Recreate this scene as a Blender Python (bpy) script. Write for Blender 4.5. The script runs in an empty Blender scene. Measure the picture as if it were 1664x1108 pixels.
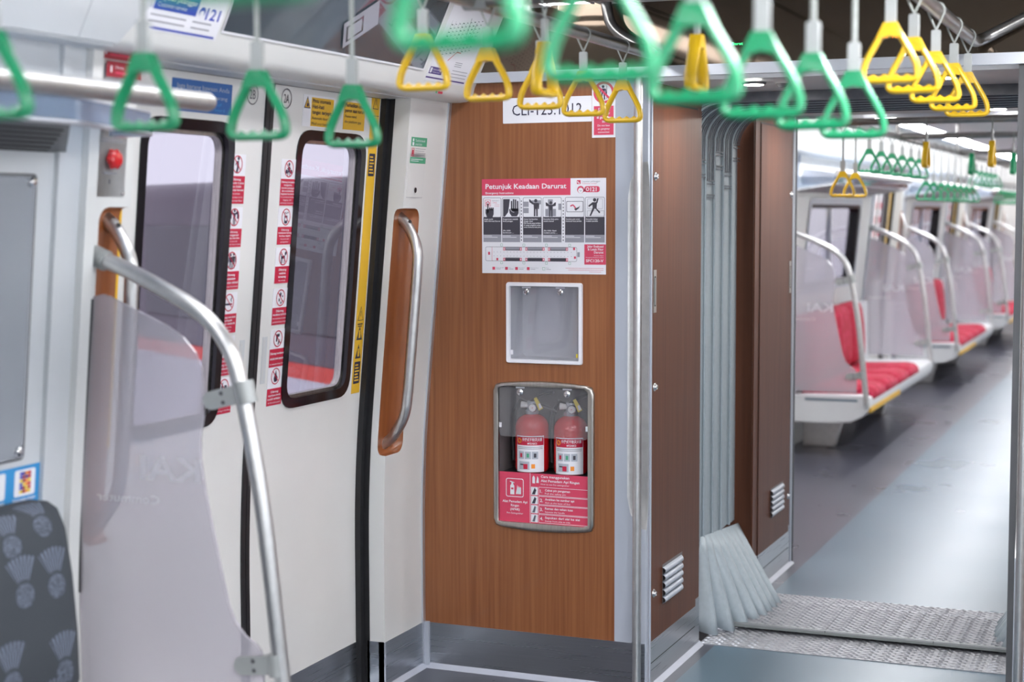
import bpy, bmesh, math, random
from mathutils import Vector, Matrix
random.seed(7)
C = bpy.context.scene.collection
S = bpy.context.scene
PI = math.pi

# ------------------------------------------------------------------ camera
# world: x to the right across the carriage, y along the train, z up from the floor
def look(loc, yaw, pitch, roll):
    fw = Vector((-math.sin(yaw)*math.cos(pitch), math.cos(yaw)*math.cos(pitch), math.sin(pitch)))
    r = Vector((math.cos(yaw), math.sin(yaw), 0)); u = r.cross(fw)
    r2 = math.cos(roll)*r + math.sin(roll)*u; u2 = -math.sin(roll)*r + math.cos(roll)*u
    m = Matrix((r2, u2, -fw)).transposed().to_4x4(); m.translation = loc
    return m
cam_d = bpy.data.cameras.new('camera'); cam = bpy.data.objects.new('camera', cam_d); C.objects.link(cam)
cam.matrix_world = look(Vector((0.96, 0, 1.485)), math.radians(22.5214), math.radians(-4.50692), math.radians(-0.15286))
cam_d.sensor_width = 36; cam_d.lens = 56.77; cam_d.clip_start = 0.05
cam_d.dof.use_dof = True; cam_d.dof.focus_distance = 5.05; cam_d.dof.aperture_fstop = 2.6
S.camera = cam
# ------------------------------------------------------------------ world, exposure
S.view_settings.view_transform = 'Standard'; S.view_settings.look = 'None'
S.view_settings.gamma = 1; S.view_settings.use_curve_mapping = False
S.view_settings.exposure = 1.03
w = bpy.data.worlds.new('overcast'); S.world = w; w.use_nodes = True
w.node_tree.nodes['Background'].inputs[0].default_value = (0.93, 0.95, 1.0, 1)
w.node_tree.nodes['Background'].inputs[1].default_value = 2.2

# ------------------------------------------------------------------ materials
def lin(c):
    return tuple(((v/255)/12.92 if v/255 <= 0.04045 else ((v/255+0.055)/1.055)**2.4) for v in c)
MATS = {}
def mat(name, rgb, rough=0.5, metal=0.0, spec=0.5, emit=None, es=0.0, coat=0.0):
    m = bpy.data.materials.new(name); m.use_nodes = True
    b = m.node_tree.nodes['Principled BSDF']
    b.inputs['Base Color'].default_value = (*lin(rgb), 1); b.inputs['Roughness'].default_value = rough
    b.inputs['Metallic'].default_value = metal; b.inputs['Specular IOR Level'].default_value = spec
    b.inputs['Coat Weight'].default_value = coat
    if emit: b.inputs['Emission Color'].default_value = (*lin(emit), 1); b.inputs['Emission Strength'].default_value = es
    MATS[name] = m
    return m
def nodes(m): return m.node_tree.nodes, m.node_tree.links, m.node_tree.nodes['Principled BSDF']
def coords(N, L, scale, kind='Object'):
    tc = N.new('ShaderNodeTexCoord'); mp = N.new('ShaderNodeMapping'); mp.inputs['Scale'].default_value = scale
    L.new(tc.outputs[kind], mp.inputs[0]); return mp
def math_n(N, L, op, a, b=None):
    n = N.new('ShaderNodeMath'); n.operation = op
    for i, v in enumerate((a, b)):
        if v is None: continue
        if isinstance(v, (int, float)): n.inputs[i].default_value = v
        else: L.new(v, n.inputs[i])
    return n.outputs[0]
def noise_tint(m, scale, lo, hi, detail=3, bump=0.0, rough=None):
    N, L, b = nodes(m); mp = coords(N, L, scale)
    n = N.new('ShaderNodeTexNoise'); n.inputs['Scale'].default_value = 1; n.inputs['Detail'].default_value = detail
    L.new(mp.outputs[0], n.inputs['Vector'])
    r = N.new('ShaderNodeValToRGB'); r.color_ramp.elements[0].color = (*lin(lo), 1); r.color_ramp.elements[1].color = (*lin(hi), 1)
    r.color_ramp.elements[0].position = 0.3; r.color_ramp.elements[1].position = 0.7
    L.new(n.outputs[0], r.inputs[0]); L.new(r.outputs[0], b.inputs['Base Color'])
    if bump:
        bp = N.new('ShaderNodeBump'); bp.inputs['Strength'].default_value = bump; bp.inputs['Distance'].default_value = 0.002
        L.new(n.outputs[0], bp.inputs['Height']); L.new(bp.outputs[0], b.inputs['Normal'])
    if rough:
        mr = N.new('ShaderNodeMapRange'); mr.inputs[3].default_value = rough[0]; mr.inputs[4].default_value = rough[1]
        L.new(n.outputs[0], mr.inputs[0]); L.new(mr.outputs[0], b.inputs['Roughness'])
    return m

white = noise_tint(mat('white_panel', (212, 212, 210), 0.35), (3, 3, 3), (211, 212, 211), (217, 217, 215))
door_white = noise_tint(mat('door_white', (216, 215, 213), 0.3), (4, 4, 4), (214, 213, 211), (219, 218, 216))
grey_wall = noise_tint(mat('pale_grey_panel', (196, 199, 203), 0.4), (3, 3, 3), (194, 197, 200), (200, 203, 206))
ceil_m = noise_tint(mat('ceiling_grey', (200, 200, 200), 0.5), (3, 3, 3), (196, 196, 197), (203, 203, 203))
frame_m = noise_tint(mat('grey_blue_paint', (172, 178, 190), 0.32), (5, 5, 5), (170, 176, 187), (175, 181, 193))
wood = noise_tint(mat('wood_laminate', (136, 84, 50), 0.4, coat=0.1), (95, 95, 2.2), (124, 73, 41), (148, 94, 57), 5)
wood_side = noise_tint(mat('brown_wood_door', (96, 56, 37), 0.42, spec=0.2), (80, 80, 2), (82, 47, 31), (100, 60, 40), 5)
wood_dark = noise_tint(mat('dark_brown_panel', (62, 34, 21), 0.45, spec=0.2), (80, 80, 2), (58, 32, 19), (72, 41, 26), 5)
pocket_m = noise_tint(mat('brown_pocket', (146, 84, 45), 0.3, coat=0.4), (60, 60, 3), (136, 76, 40), (156, 92, 50), 4)
steel = noise_tint(mat('brushed_steel', (176, 180, 186), 0.28, 1.0), (2, 2, 240), (174, 178, 184), (180, 184, 190), 2, rough=(0.26, 0.3))
steel_frame = noise_tint(mat('satin_steel_frame', (182, 178, 172), 0.3, 1.0), (120, 120, 4), (174, 170, 164), (190, 186, 180), 2)
tube_m = noise_tint(mat('satin_tube', (205, 207, 210), 0.38, 1.0), (40, 40, 40), (200, 200, 200), (210, 210, 210), 2)
chrome = noise_tint(mat('chrome', (222, 222, 224), 0.1, 1.0), (20, 20, 20), (218, 218, 220), (226, 226, 228))
alu = noise_tint(mat('aluminium_trim', (208, 212, 220), 0.3, 0.8), (6, 6, 6), (204, 208, 216), (212, 216, 224))
dark_metal = noise_tint(mat('dark_grey_metal', (92, 93, 96), 0.45, 0.5), (8, 8, 8), (86, 87, 90), (98, 99, 102))
rubber = noise_tint(mat('black_rubber', (28, 28, 31), 0.5), (30, 30, 30), (25, 25, 28), (31, 31, 34))
black_gloss = noise_tint(mat('black_gloss', (18, 14, 20), 0.12), (10, 10, 10), (16, 12, 18), (20, 16, 22))
floor_m = noise_tint(mat('floor_blue_grey', (76, 97, 111), 0.3, spec=0.4), (2, 2, 2), (71, 92, 106), (81, 102, 116), 6, rough=(0.24, 0.34))
floor_dark = noise_tint(mat('floor_dark_grey', (70, 70, 80), 0.25, spec=0.4), (2, 2, 2), (65, 65, 75), (75, 75, 85), 6, rough=(0.25, 0.31))
tread = noise_tint(mat('tread_plate', (160, 162, 168), 0.46, 0.75), (14, 14, 14), (150, 152, 158), (170, 172, 178), 4)
bellow_m = noise_tint(mat('bellows_fabric', (162, 174, 182), 0.5), (60, 60, 60), (158, 170, 178), (166, 178, 186), 3, bump=0.1)
bellow_dark = noise_tint(mat('bellows_rib', (74, 78, 88), 0.5), (40, 40, 40), (68, 72, 82), (80, 84, 94))
silicone = noise_tint(mat('sealant', (176, 180, 192), 0.5), (9, 9, 9), (172, 176, 188), (180, 184, 196))
green_p = noise_tint(mat('green_plastic', (13, 132, 86), 0.34, coat=0.15), (12, 12, 12), (11, 128, 83), (16, 136, 90))
yellow_p = noise_tint(mat('yellow_plastic', (212, 172, 20), 0.34, coat=0.15), (12, 12, 12), (208, 168, 16), (216, 176, 26))
sleeve_m = noise_tint(mat('sleeve_grey', (158, 161, 160), 0.35, 0.2), (12, 12, 12), (154, 157, 156), (162, 165, 164))
cord_m = noise_tint(mat('strap_cord', (150, 154, 150), 0.5), (60, 60, 60), (144, 148, 144), (156, 160, 156))
grey_tube = noise_tint(mat('dull_rail', (150, 148, 146), 0.28, 1.0), (30, 30, 30), (144, 142, 140), (156, 154, 152))
paper = noise_tint(mat('paper_white', (226, 226, 232), 0.45), (6, 6, 6), (224, 224, 230), (229, 229, 235))
ink = noise_tint(mat('ink_navy', (44, 40, 66), 0.5), (6, 6, 6), (42, 38, 64), (46, 42, 68))
ink_grey = noise_tint(mat('ink_charcoal', (62, 60, 70), 0.5), (6, 6, 6), (60, 58, 68), (64, 62, 72))
ink_mid = noise_tint(mat('ink_mid_grey', (148, 148, 158), 0.5), (6, 6, 6), (146, 146, 156), (150, 150, 160))
pink = noise_tint(mat('sign_rose', (208, 66, 96), 0.45), (6, 6, 6), (206, 64, 94), (210, 68, 98))
crimson = noise_tint(mat('sign_crimson', (190, 26, 62), 0.45), (6, 6, 6), (188, 24, 60), (192, 28, 64))
red_m = noise_tint(mat('red_paint', (200, 22, 30), 0.25, coat=0.5), (6, 6, 6), (196, 20, 28), (204, 24, 32))
maroon = noise_tint(mat('maroon_sticker', (150, 30, 46), 0.5), (6, 6, 6), (148, 28, 44), (152, 32, 48))
s_yellow = noise_tint(mat('sticker_yellow', (226, 178, 44), 0.45), (6, 6, 6), (224, 176, 42), (228, 180, 48))
s_green = noise_tint(mat('sticker_green', (74, 158, 122), 0.45), (6, 6, 6), (72, 156, 120), (76, 160, 124))
s_blue = noise_tint(mat('sticker_blue', (40, 96, 162), 0.45), (6, 6, 6), (38, 94, 160), (42, 98, 164))
s_sky = noise_tint(mat('sticker_sky', (52, 142, 202), 0.45), (6, 6, 6), (50, 140, 200), (54, 144, 204))
s_royal = noise_tint(mat('ink_royal', (52, 70, 178), 0.45), (6, 6, 6), (50, 68, 176), (54, 72, 180))
s_purple = noise_tint(mat('ink_purple', (74, 56, 128), 0.45), (6, 6, 6), (72, 54, 126), (76, 58, 130))
gauge_w = noise_tint(mat('gauge_white', (225, 225, 222), 0.3), (6, 6, 6), (222, 222, 219), (228, 228, 225))
orange_l = noise_tint(mat('label_orange', (232, 140, 40), 0.45), (6, 6, 6), (230, 138, 38), (234, 142, 42))
tag_y = noise_tint(mat('tag_yellow', (222, 200, 70), 0.5), (6, 6, 6), (220, 198, 66), (226, 204, 76))
shell_m = noise_tint(mat('seat_shell_white', (212, 214, 216), 0.3), (5, 5, 5), (209, 211, 213), (216, 218, 220))
slot_m = noise_tint(mat('slate_slot', (110, 126, 140), 0.4), (6, 6, 6), (106, 122, 136), (114, 130, 144))
screen_m = noise_tint(mat('dark_screen', (70, 80, 88), 0.08, coat=1.0), (2, 2, 2), (62, 72, 80), (78, 88, 96))
fascia_m = noise_tint(mat('bronze_glass', (60, 50, 42), 0.06, 0.75), (4, 4, 4), (92, 80, 68), (98, 86, 74))
cab_in = noise_tint(mat('cabinet_inside', (196, 198, 203), 0.3, 0.15), (4, 4, 4), (192, 194, 199), (200, 202, 207))
cab_dark = noise_tint(mat('cabinet_liner', (104, 97, 98), 0.4), (4, 4, 4), (99, 92, 93), (109, 102, 103))
train_m = noise_tint(mat('train_body_lilac', (84, 74, 88), 0.3), (1, 1, 1), (76, 67, 82), (92, 80, 94))
train_dk = noise_tint(mat('train_body_dark', (56, 54, 66), 0.2), (1, 1, 1), (50, 48, 60), (62, 60, 72))
stripe_m = noise_tint(mat('train_stripe', (240, 66, 50), 0.4), (1, 1, 1), (236, 62, 46), (244, 70, 54))
platform_m = noise_tint(mat('platform_concrete', (190, 188, 194), 0.8), (3, 3, 3), (182, 180, 186), (198, 196, 202))
lamp_m = mat('lamp_diffuser', (255, 254, 250), 0.4, emit=(252, 252, 255), es=4.5)
def lamp(es): return mat('lamp_diffuser', (255, 254, 250), 0.4, emit=(252, 252, 255), es=es)
LAMPS = {'left': (9.0, 6.5, 5.0), 'right': (22.0, 19.0, 26.0)}
lamp_far = lamp(14.0)
down_m = mat('downlight', (255, 255, 252), 0.4, emit=(255, 252, 246), es=300.0)
led_g = mat('led_green', (40, 220, 120), 0.4, emit=(60, 255, 140), es=1.4)
led_r = mat('led_red', (230, 30, 30), 0.4, emit=(255, 40, 36), es=1.4)

def clear_mat(name, tint, haze, rgb, gloss=0.06):
    m = bpy.data.materials.new(name); m.use_nodes = True
    N, L = m.node_tree.nodes, m.node_tree.links
    out = N['Material Output']; N.remove(N['Principled BSDF'])
    t = N.new('ShaderNodeBsdfTransparent'); t.inputs[0].default_value = (*lin(tint), 1)
    g = N.new('ShaderNodeBsdfGlossy'); g.inputs['Roughness'].default_value = gloss
    d = N.new('ShaderNodeBsdfDiffuse')
    n = N.new('ShaderNodeTexNoise'); n.inputs['Scale'].default_value = 3
    r = N.new('ShaderNodeValToRGB'); r.color_ramp.elements[0].color = (*lin(tuple(max(0, c-4) for c in rgb)), 1); r.color_ramp.elements[1].color = (*lin(rgb), 1)
    L.new(n.outputs[0], r.inputs[0]); L.new(r.outputs[0], d.inputs[0])
    lw = N.new('ShaderNodeLayerWeight'); lw.inputs[0].default_value = 0.5
    pw = math_n(N, L, 'POWER', lw.outputs['Facing'], 4.0); fr = math_n(N, L, 'ADD', math_n(N, L, 'MULTIPLY', pw, 0.8), 0.045)
    m1 = N.new('ShaderNodeMixShader'); m1.inputs[0].default_value = haze; L.new(t.outputs[0], m1.inputs[1]); L.new(d.outputs[0], m1.inputs[2])
    m2 = N.new('ShaderNodeMixShader'); L.new(fr, m2.inputs[0]); L.new(m1.outputs[0], m2.inputs[1]); L.new(g.outputs[0], m2.inputs[2])
    L.new(m2.outputs[0], out.inputs[0]); MATS[name] = m
    return m
acrylic = clear_mat('hazy_acrylic', (250, 248, 250), 0.46, (200, 196, 205), 0.12)
acrylic_far = acrylic
pane_m = clear_mat('window_pane', (180, 178, 185), 0.012, (200, 196, 204), 0.02)
clear_pane = clear_mat('clear_pane', (240, 242, 244), 0.01, (200, 200, 204), 0.02)
cover_m = clear_mat('clear_cover', (248, 248, 250), 0.085, (206, 206, 210), 0.03)
shelf_glass = clear_mat('shelf_glass', (200, 214, 232), 0.45, (176, 192, 214), 0.05)
frost_m = clear_mat('frosted_front', (230, 232, 236), 0.6, (172, 176, 184), 0.2)

def fabric(name, base, line, cell, sharp):
    m = mat(name, base, 0.85); N, L, b = nodes(m); mp = coords(N, L, (1, 1, 1))
    sep = N.new('ShaderNodeSeparateXYZ'); L.new(mp.outputs[0], sep.inputs[0])
    cb = N.new('ShaderNodeCombineXYZ'); L.new(sep.outputs[1], cb.inputs[0])
    zz = math_n(N, L, 'SUBTRACT', sep.outputs[2], math_n(N, L, 'MULTIPLY', sep.outputs[0], 0.9)); L.new(zz, cb.inputs[1])
    v = N.new('ShaderNodeTexVoronoi'); v.voronoi_dimensions = '2D'; v.inputs['Scale'].default_value = cell; v.inputs['Randomness'].default_value = 0.55
    L.new(cb.outputs[0], v.inputs['Vector'])
    df = N.new('ShaderNodeVectorMath'); df.operation = 'SUBTRACT'; L.new(cb.outputs[0], df.inputs[0])
    L.new(v.outputs['Position'], df.inputs[1])
    s2 = N.new('ShaderNodeSeparateXYZ'); L.new(df.outputs[0], s2.inputs[0])
    px, pz = s2.outputs[0], math_n(N, L, 'ADD', s2.outputs[1], 0.035)
    ang = math_n(N, L, 'ARCTAN2', px, pz)
    rad = math_n(N, L, 'SQRT', math_n(N, L, 'ADD', math_n(N, L, 'MULTIPLY', px, px), math_n(N, L, 'MULTIPLY', pz, pz)))
    ns = N.new('ShaderNodeTexNoise'); ns.inputs['Scale'].default_value = 90; L.new(mp.outputs[0], ns.inputs['Vector'])
    wob = math_n(N, L, 'MULTIPLY', ns.outputs[0], 2.0)
    fan = math_n(N, L, 'SINE', math_n(N, L, 'ADD', math_n(N, L, 'MULTIPLY', ang, 44.0), wob))
    fan = math_n(N, L, 'GREATER_THAN', fan, 0.1)
    inside = math_n(N, L, 'MULTIPLY', math_n(N, L, 'LESS_THAN', rad, 0.088), math_n(N, L, 'GREATER_THAN', rad, 0.034))
    arc = math_n(N, L, 'LESS_THAN', math_n(N, L, 'ABSOLUTE', ang), 0.55)
    palm_w = math_n(N, L, 'SINE', math_n(N, L, 'MULTIPLY', ns.outputs[0], 55.0))
    palm = math_n(N, L, 'MULTIPLY', math_n(N, L, 'LESS_THAN', rad, 0.027), math_n(N, L, 'GREATER_THAN', palm_w, 0.2))
    mask = math_n(N, L, 'MAXIMUM', math_n(N, L, 'MULTIPLY', math_n(N, L, 'MULTIPLY', fan, inside), arc), palm)
    mask = math_n(N, L, 'MULTIPLY', mask, sharp)
    mx = N.new('ShaderNodeMix'); mx.data_type = 'RGBA'
    mx.inputs[6].default_value = (*lin(base), 1); mx.inputs[7].default_value = (*lin(line), 1)
    L.new(mask, mx.inputs[0]); L.new(mx.outputs[2], b.inputs['Base Color'])
    return m
grey_fab = fabric('grey_seat_fabric', (55, 60, 66), (112, 121, 140), 7.4, 0.85)
red_fab = fabric('red_seat_fabric', (162, 10, 48), (204, 60, 96), 6.6, 0.9)

# ------------------------------------------------------------------ mesh helpers
class MB:
    def __init__(s): s.v = []; s.f = []; s.m = []; s.mats = []
    def mi(s, m):
        if m not in s.mats: s.mats.append(m)
        return s.mats.index(m)
    def add(s, vs, fs, m):
        o = len(s.v); s.v += [tuple(v) for v in vs]; k = s.mi(m)
        for f in fs: s.f.append(tuple(i+o for i in f)); s.m.append(k)
        return s
    def box(s, x0, x1, y0, y1, z0, z1, m):
        v = [(x, y, z) for x in (x0, x1) for y in (y0, y1) for z in (z0, z1)]
        return s.add(v, [(0, 1, 3, 2), (4, 6, 7, 5), (0, 4, 5, 1), (2, 3, 7, 6), (0, 2, 6, 4), (1, 5, 7, 3)], m)
    def hexa(s, b, t, m):          # bottom quad, top quad
        n = len(b); v = list(b)+list(t)
        f = [tuple(range(n))[::-1], tuple(range(n, 2*n))]+[(i, (i+1) % n, n+(i+1) % n, n+i) for i in range(n)]
        return s.add(v, f, m)
    def prism(s, pts, d, m):       # planar outline swept by vector d
        d = Vector(d); return s.hexa([Vector(p) for p in pts], [Vector(p)+d for p in pts], m)
    def tube(s, path, r, m, seg=12, closed=False, sy=1.0, cap=True, up=None):
        P = [Vector(p) for p in path]; n = len(P)
        rs = r if isinstance(r, (list, tuple)) else [r]*n
        t0 = (P[1]-P[0]).normalized()
        up = up or (Vector((0, 0, 1)) if abs(t0.z) < 0.9 else Vector((0, 1, 0)))
        a = t0.cross(up).normalized(); vs = []
        for i, p in enumerate(P):
            if closed: t = (P[(i+1) % n]-P[i-1]).normalized()
            else: t = (P[min(i+1, n-1)]-P[max(i-1, 0)]).normalized()
            a = (a-a.dot(t)*t).normalized(); b = t.cross(a)
            for k in range(seg):
                q = 2*PI*k/seg; vs.append(p+rs[i]*(math.cos(q)*a+sy*math.sin(q)*b))
        fs = []
        for i in range(n if closed else n-1):
            j = (i+1) % n
            for k in range(seg):
                l = (k+1) % seg; fs.append((i*seg+k, i*seg+l, j*seg+l, j*seg+k))
        if not closed and cap: fs += [tuple(range(seg))[::-1], tuple((n-1)*seg+k for k in range(seg))]
        return s.add(vs, fs, m)
    def cyl(s, p0, p1, r, m, seg=16): return s.tube([p0, p1], r, m, seg)
    def lathe(s, prof, o, ax, m, seg=24):   # prof (r, h) along axis ax from o
        o = Vector(o); ax = Vector(ax).normalized()
        a = ax.cross(Vector((0, 0, 1)) if abs(ax.z) < 0.9 else Vector((1, 0, 0))).normalized(); b = ax.cross(a)
        vs = []; fs = []
        for r, h in prof:
            for k in range(seg):
                q = 2*PI*k/seg; vs.append(o+ax*h+max(r, 1e-5)*(math.cos(q)*a+math.sin(q)*b))
        for i in range(len(prof)-1):
            for k in range(seg):
                l = (k+1) % seg; fs.append((i*seg+k, i*seg+l, (i+1)*seg+l, (i+1)*seg+k))
        return s.add(vs, fs, m)
    def grid(s, rows, m, closed=False):
        nr, nc = len(rows), len(rows[0]); vs = [p for r in rows for p in r]; fs = []
        for i in range(nr-1):
            for k in range(nc if closed else nc-1):
                l = (k+1) % nc; fs.append((i*nc+k, i*nc+l, (i+1)*nc+l, (i+1)*nc+k))
        return s.add(vs, fs, m)
ROOT = {}
def put(name, mb, parent=None, bevel=0.0, smooth=35, seg=2):
    me = bpy.data.meshes.new(name)
    off = ROOT.get(parent.name, Vector()) if parent else Vector()
    me.from_pydata([tuple(Vector(v)-off) for v in mb.v], [], mb.f)
    for m in mb.mats: me.materials.append(m)
    me.polygons.foreach_set('material_index', mb.m)
    bm = bmesh.new(); bm.from_mesh(me); bmesh.ops.recalc_face_normals(bm, faces=bm.faces); bm.to_mesh(me); bm.free()
    o = bpy.data.objects.new(name, me); C.objects.link(o)
    if smooth:
        me.polygons.foreach_set('use_smooth', [True]*len(me.polygons)); me.set_sharp_from_angle(angle=math.radians(smooth))
    if parent: o.parent = parent; ROOT[o.name] = off
    if bevel:
        b = o.modifiers.new('bevel', 'BEVEL'); b.width = bevel; b.segments = seg; b.limit_method = 'ANGLE'; b.angle_limit = math.radians(40)
        b.harden_normals = False
    return o
def tag(o, label, cat, group=None, kind=None):
    o['label'] = label; o['category'] = cat
    if group: o['group'] = group
    if kind: o['kind'] = kind
    return o
def thing(name, label, cat, loc=(0, 0, 0), group=None):
    o = bpy.data.objects.new(name, None); o.empty_display_size = 0.05; C.objects.link(o); o.location = loc
    ROOT[o.name] = Vector(loc)
    return tag(o, label, cat, group)
def struct(name, mb, parent=None, bevel=0.0, smooth=35):
    o = put(name, mb, parent, bevel, smooth)
    if not parent: o['kind'] = 'structure'
    return o
def dup(root, loc, label=None, group=None):
    r = root.copy(); C.objects.link(r); r.location = loc
    if label: r['label'] = label
    if group: r['group'] = group
    for ch in list(root.children):
        c = ch.copy(); C.objects.link(c); c.parent = r
        for g in list(ch.children):
            d = g.copy(); C.objects.link(d); d.parent = c
    return r
def boolean_cut(o, cutter_mb, smooth=35):
    c = put('cutter', cutter_mb, None, 0, 0)
    md = o.modifiers.new('cut', 'BOOLEAN'); md.operation = 'DIFFERENCE'; md.solver = 'EXACT'; md.object = c
    md.material_mode = 'TRANSFER'
    bpy.context.view_layer.update()
    dg = bpy.context.evaluated_depsgraph_get()
    me = bpy.data.meshes.new_from_object(o.evaluated_get(dg))
    o.modifiers.clear(); o.data = me
    me.polygons.foreach_set('use_smooth', [True]*len(me.polygons)); me.set_sharp_from_angle(angle=math.radians(smooth))
    bpy.data.objects.remove(c)

def bez(p0, p1, p2, n=8):
    p0, p1, p2 = Vector(p0), Vector(p1), Vector(p2)
    return [(1-t)**2*p0+2*t*(1-t)*p1+t*t*p2 for t in [i/n for i in range(n+1)]]
def fillet(pts, r, n=6, closed=False):
    P = [Vector(p) for p in pts]; out = []; N_ = len(P)
    rr = r if isinstance(r, (list, tuple)) else [r]*N_
    for i, p in enumerate(P):
        if not closed and i in (0, N_-1): out.append(p); continue
        a, b = P[i-1], P[(i+1) % N_]
        d1 = min(rr[i], (a-p).length*0.49); d2 = min(rr[i], (b-p).length*0.49)
        if rr[i] <= 0: out.append(p); continue
        out += bez(p+(a-p).normalized()*d1, p, p+(b-p).normalized()*d2, n)
    return out
def rrect(x0, x1, y0, y1, r, n=5):
    return [(v.x, v.y) for v in fillet([(x0, y0, 0), (x1, y0, 0), (x1, y1, 0), (x0, y1, 0)], r, n, True)]

# text outlines come from Blender's built-in font
_tc = {}
def text_mesh(s, bold):
    k = (s, bold)
    if k not in _tc:
        cu = bpy.data.curves.new('t', 'FONT'); cu.body = s; cu.size = 1; cu.resolution_u = 2
        cu.offset = 0.018 if bold else 0.0
        ob = bpy.data.objects.new('t', cu); C.objects.link(ob)
        me = bpy.data.meshes.new_from_object(ob)
        vs = [(v.co.x, v.co.y) for v in me.vertices]; fs = [tuple(p.vertices) for p in me.polygons]
        bpy.data.objects.remove(ob); bpy.data.meshes.remove(me); bpy.data.curves.remove(cu)
        _tc[k] = (vs, fs)
    return _tc[k]
class Sign(MB):
    """flat print: plate plus ink layers, in local (a, b) metres on the plane o + a*u + b*v"""
    def __init__(s, o, u, v, thick=0.0012, mir=False):
        super().__init__(); s.o = Vector(o); s.u = Vector(u).normalized(); s.vv = Vector(v).normalized()
        s.n = s.u.cross(s.vv).normalized(); s.t = thick; s.mir = mir
    def P(s, a, b, k): return s.o+s.u*a+s.vv*b+s.n*(s.t+k*0.00025)
    def plate(s, a0, a1, b0, b1, m, r=0.0):
        q = rrect(a0, a1, b0, b1, r) if r else [(a0, b0), (a1, b0), (a1, b1), (a0, b1)]
        return s.hexa([s.o+s.u*a+s.vv*b+s.n*0.0002 for a, b in q], [s.P(a, b, 0) for a, b in q], m)
    def poly(s, q, m, k=1): return s.add([s.P(a, b, k) for a, b in q], [tuple(range(len(q)))], m)
    def rect(s, a0, a1, b0, b1, m, k=1, r=0.0):
        return s.poly(rrect(a0, a1, b0, b1, r) if r else [(a0, b0), (a1, b0), (a1, b1), (a0, b1)], m, k)
    def disc(s, a, b, r, m, k=2, n=20, sx=1.0): return s.poly([(a+sx*r*math.cos(2*PI*i/n), b+r*math.sin(2*PI*i/n)) for i in range(n)], m, k)
    def ring(s, a, b, r0, r1, m, k=3, n=28):
        c = [(math.cos(2*PI*i/n), math.sin(2*PI*i/n)) for i in range(n)]
        return s.add([s.P(a+r0*x, b+r0*y, k) for x, y in c]+[s.P(a+r1*x, b+r1*y, k) for x, y in c], [(i, (i+1) % n, n+(i+1) % n, n+i) for i in range(n)], m)
    def frame(s, a0, a1, b0, b1, w_, m, k=2, r=0.002):
        o_, i_ = rrect(a0, a1, b0, b1, r), rrect(a0+w_, a1-w_, b0+w_, b1-w_, max(r-w_, 0.0003)); n = len(o_)
        return s.add([s.P(a, b, k) for a, b in o_]+[s.P(a, b, k) for a, b in i_], [(i, (i+1) % n, n+(i+1) % n, n+i) for i in range(n)], m)
    def line(s, p, q, w_, m, k=3):
        d = Vector((q[0]-p[0], q[1]-p[1])); d.normalize(); e = Vector((-d.y, d.x))*w_/2
        return s.poly([(p[0]+e.x, p[1]+e.y), (p[0]-e.x, p[1]-e.y), (q[0]-e.x, q[1]-e.y), (q[0]+e.x, q[1]+e.y)], m, k)
    def path(s, pts, w_, m, k=3):
        for a, b in zip(pts, pts[1:]): s.line(a, b, w_, m, k)
        return s
    def text(s, t, a, b, h, m, k=3, w_=None, al='l', bold=False):   # h = capital height
        vs, fs = text_mesh(t, bold)
        if not vs: return s
        x0 = min(v[0] for v in vs); x1 = max(v[0] for v in vs); sc = h/0.70
        sx = (w_/(x1-x0)) if w_ else sc
        W_ = (x1-x0)*sx; a0 = a-(W_/2 if al == 'c' else W_ if al == 'r' else 0)
        g = -1 if s.mir else 1
        return s.add([s.P((a0+(x-x0)*sx) if g > 0 else (2*a-(a0+(x-x0)*sx)), b+y*sc, k) for x, y in vs], fs, m)
    def person(s, a, b, h, m, k=2, pose='stand'):
        r = h*0.1; s.disc(a, b+h*0.9, r, m, k, 14)
        q = lambda pts: s.poly([(a+x*h, b+y*h) for x, y in pts], m, k)
        q([(-.12, .42), (.12, .42), (.14, .77), (-.14, .77)])
        if pose == 'climb':
            q([(-.12, .46), (.0, .42), (-.22, .0), (-.30, .02)]); q([(.0, .46), (.12, .42), (.34, .22), (.28, .14)])
            q([(-.14, .76), (-.08, .66), (-.34, .5), (-.38, .58)]); q([(.08, .76), (.16, .7), (.24, .98), (.16, 1.0)])
        elif pose == 'point':
            q([(-.12, .44), (-.02, .44), (-.03, 0), (-.12, 0)]); q([(.02, .44), (.12, .44), (.12, 0), (.03, 0)])
            q([(-.14, .77), (-.13, .66), (-.40, .82), (-.42, .98), (-.36, .98)]); q([(.13, .77), (.22, .74), (.2, .42), (.13, .42)])
        elif pose == 'both':
            q([(-.12, .44), (-.02, .44), (-.03, 0), (-.12, 0)]); q([(.02, .44), (.12, .44), (.12, 0), (.03, 0)])
            for g in (-1, 1): q([(g*.13, .77), (g*.13, .66), (g*.34, .7), (g*.36, .92), (g*.28, .92)])
        else:
            q([(-.12, .44), (-.02, .44), (-.06, 0), (-.16, 0)]); q([(.02, .44), (.12, .44), (.16, 0), (.06, 0)])
            for g in (-1, 1): q([(g*.13, .77), (g*.22, .72), (g*.26, .4), (g*.19, .4)])
        return s

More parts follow.
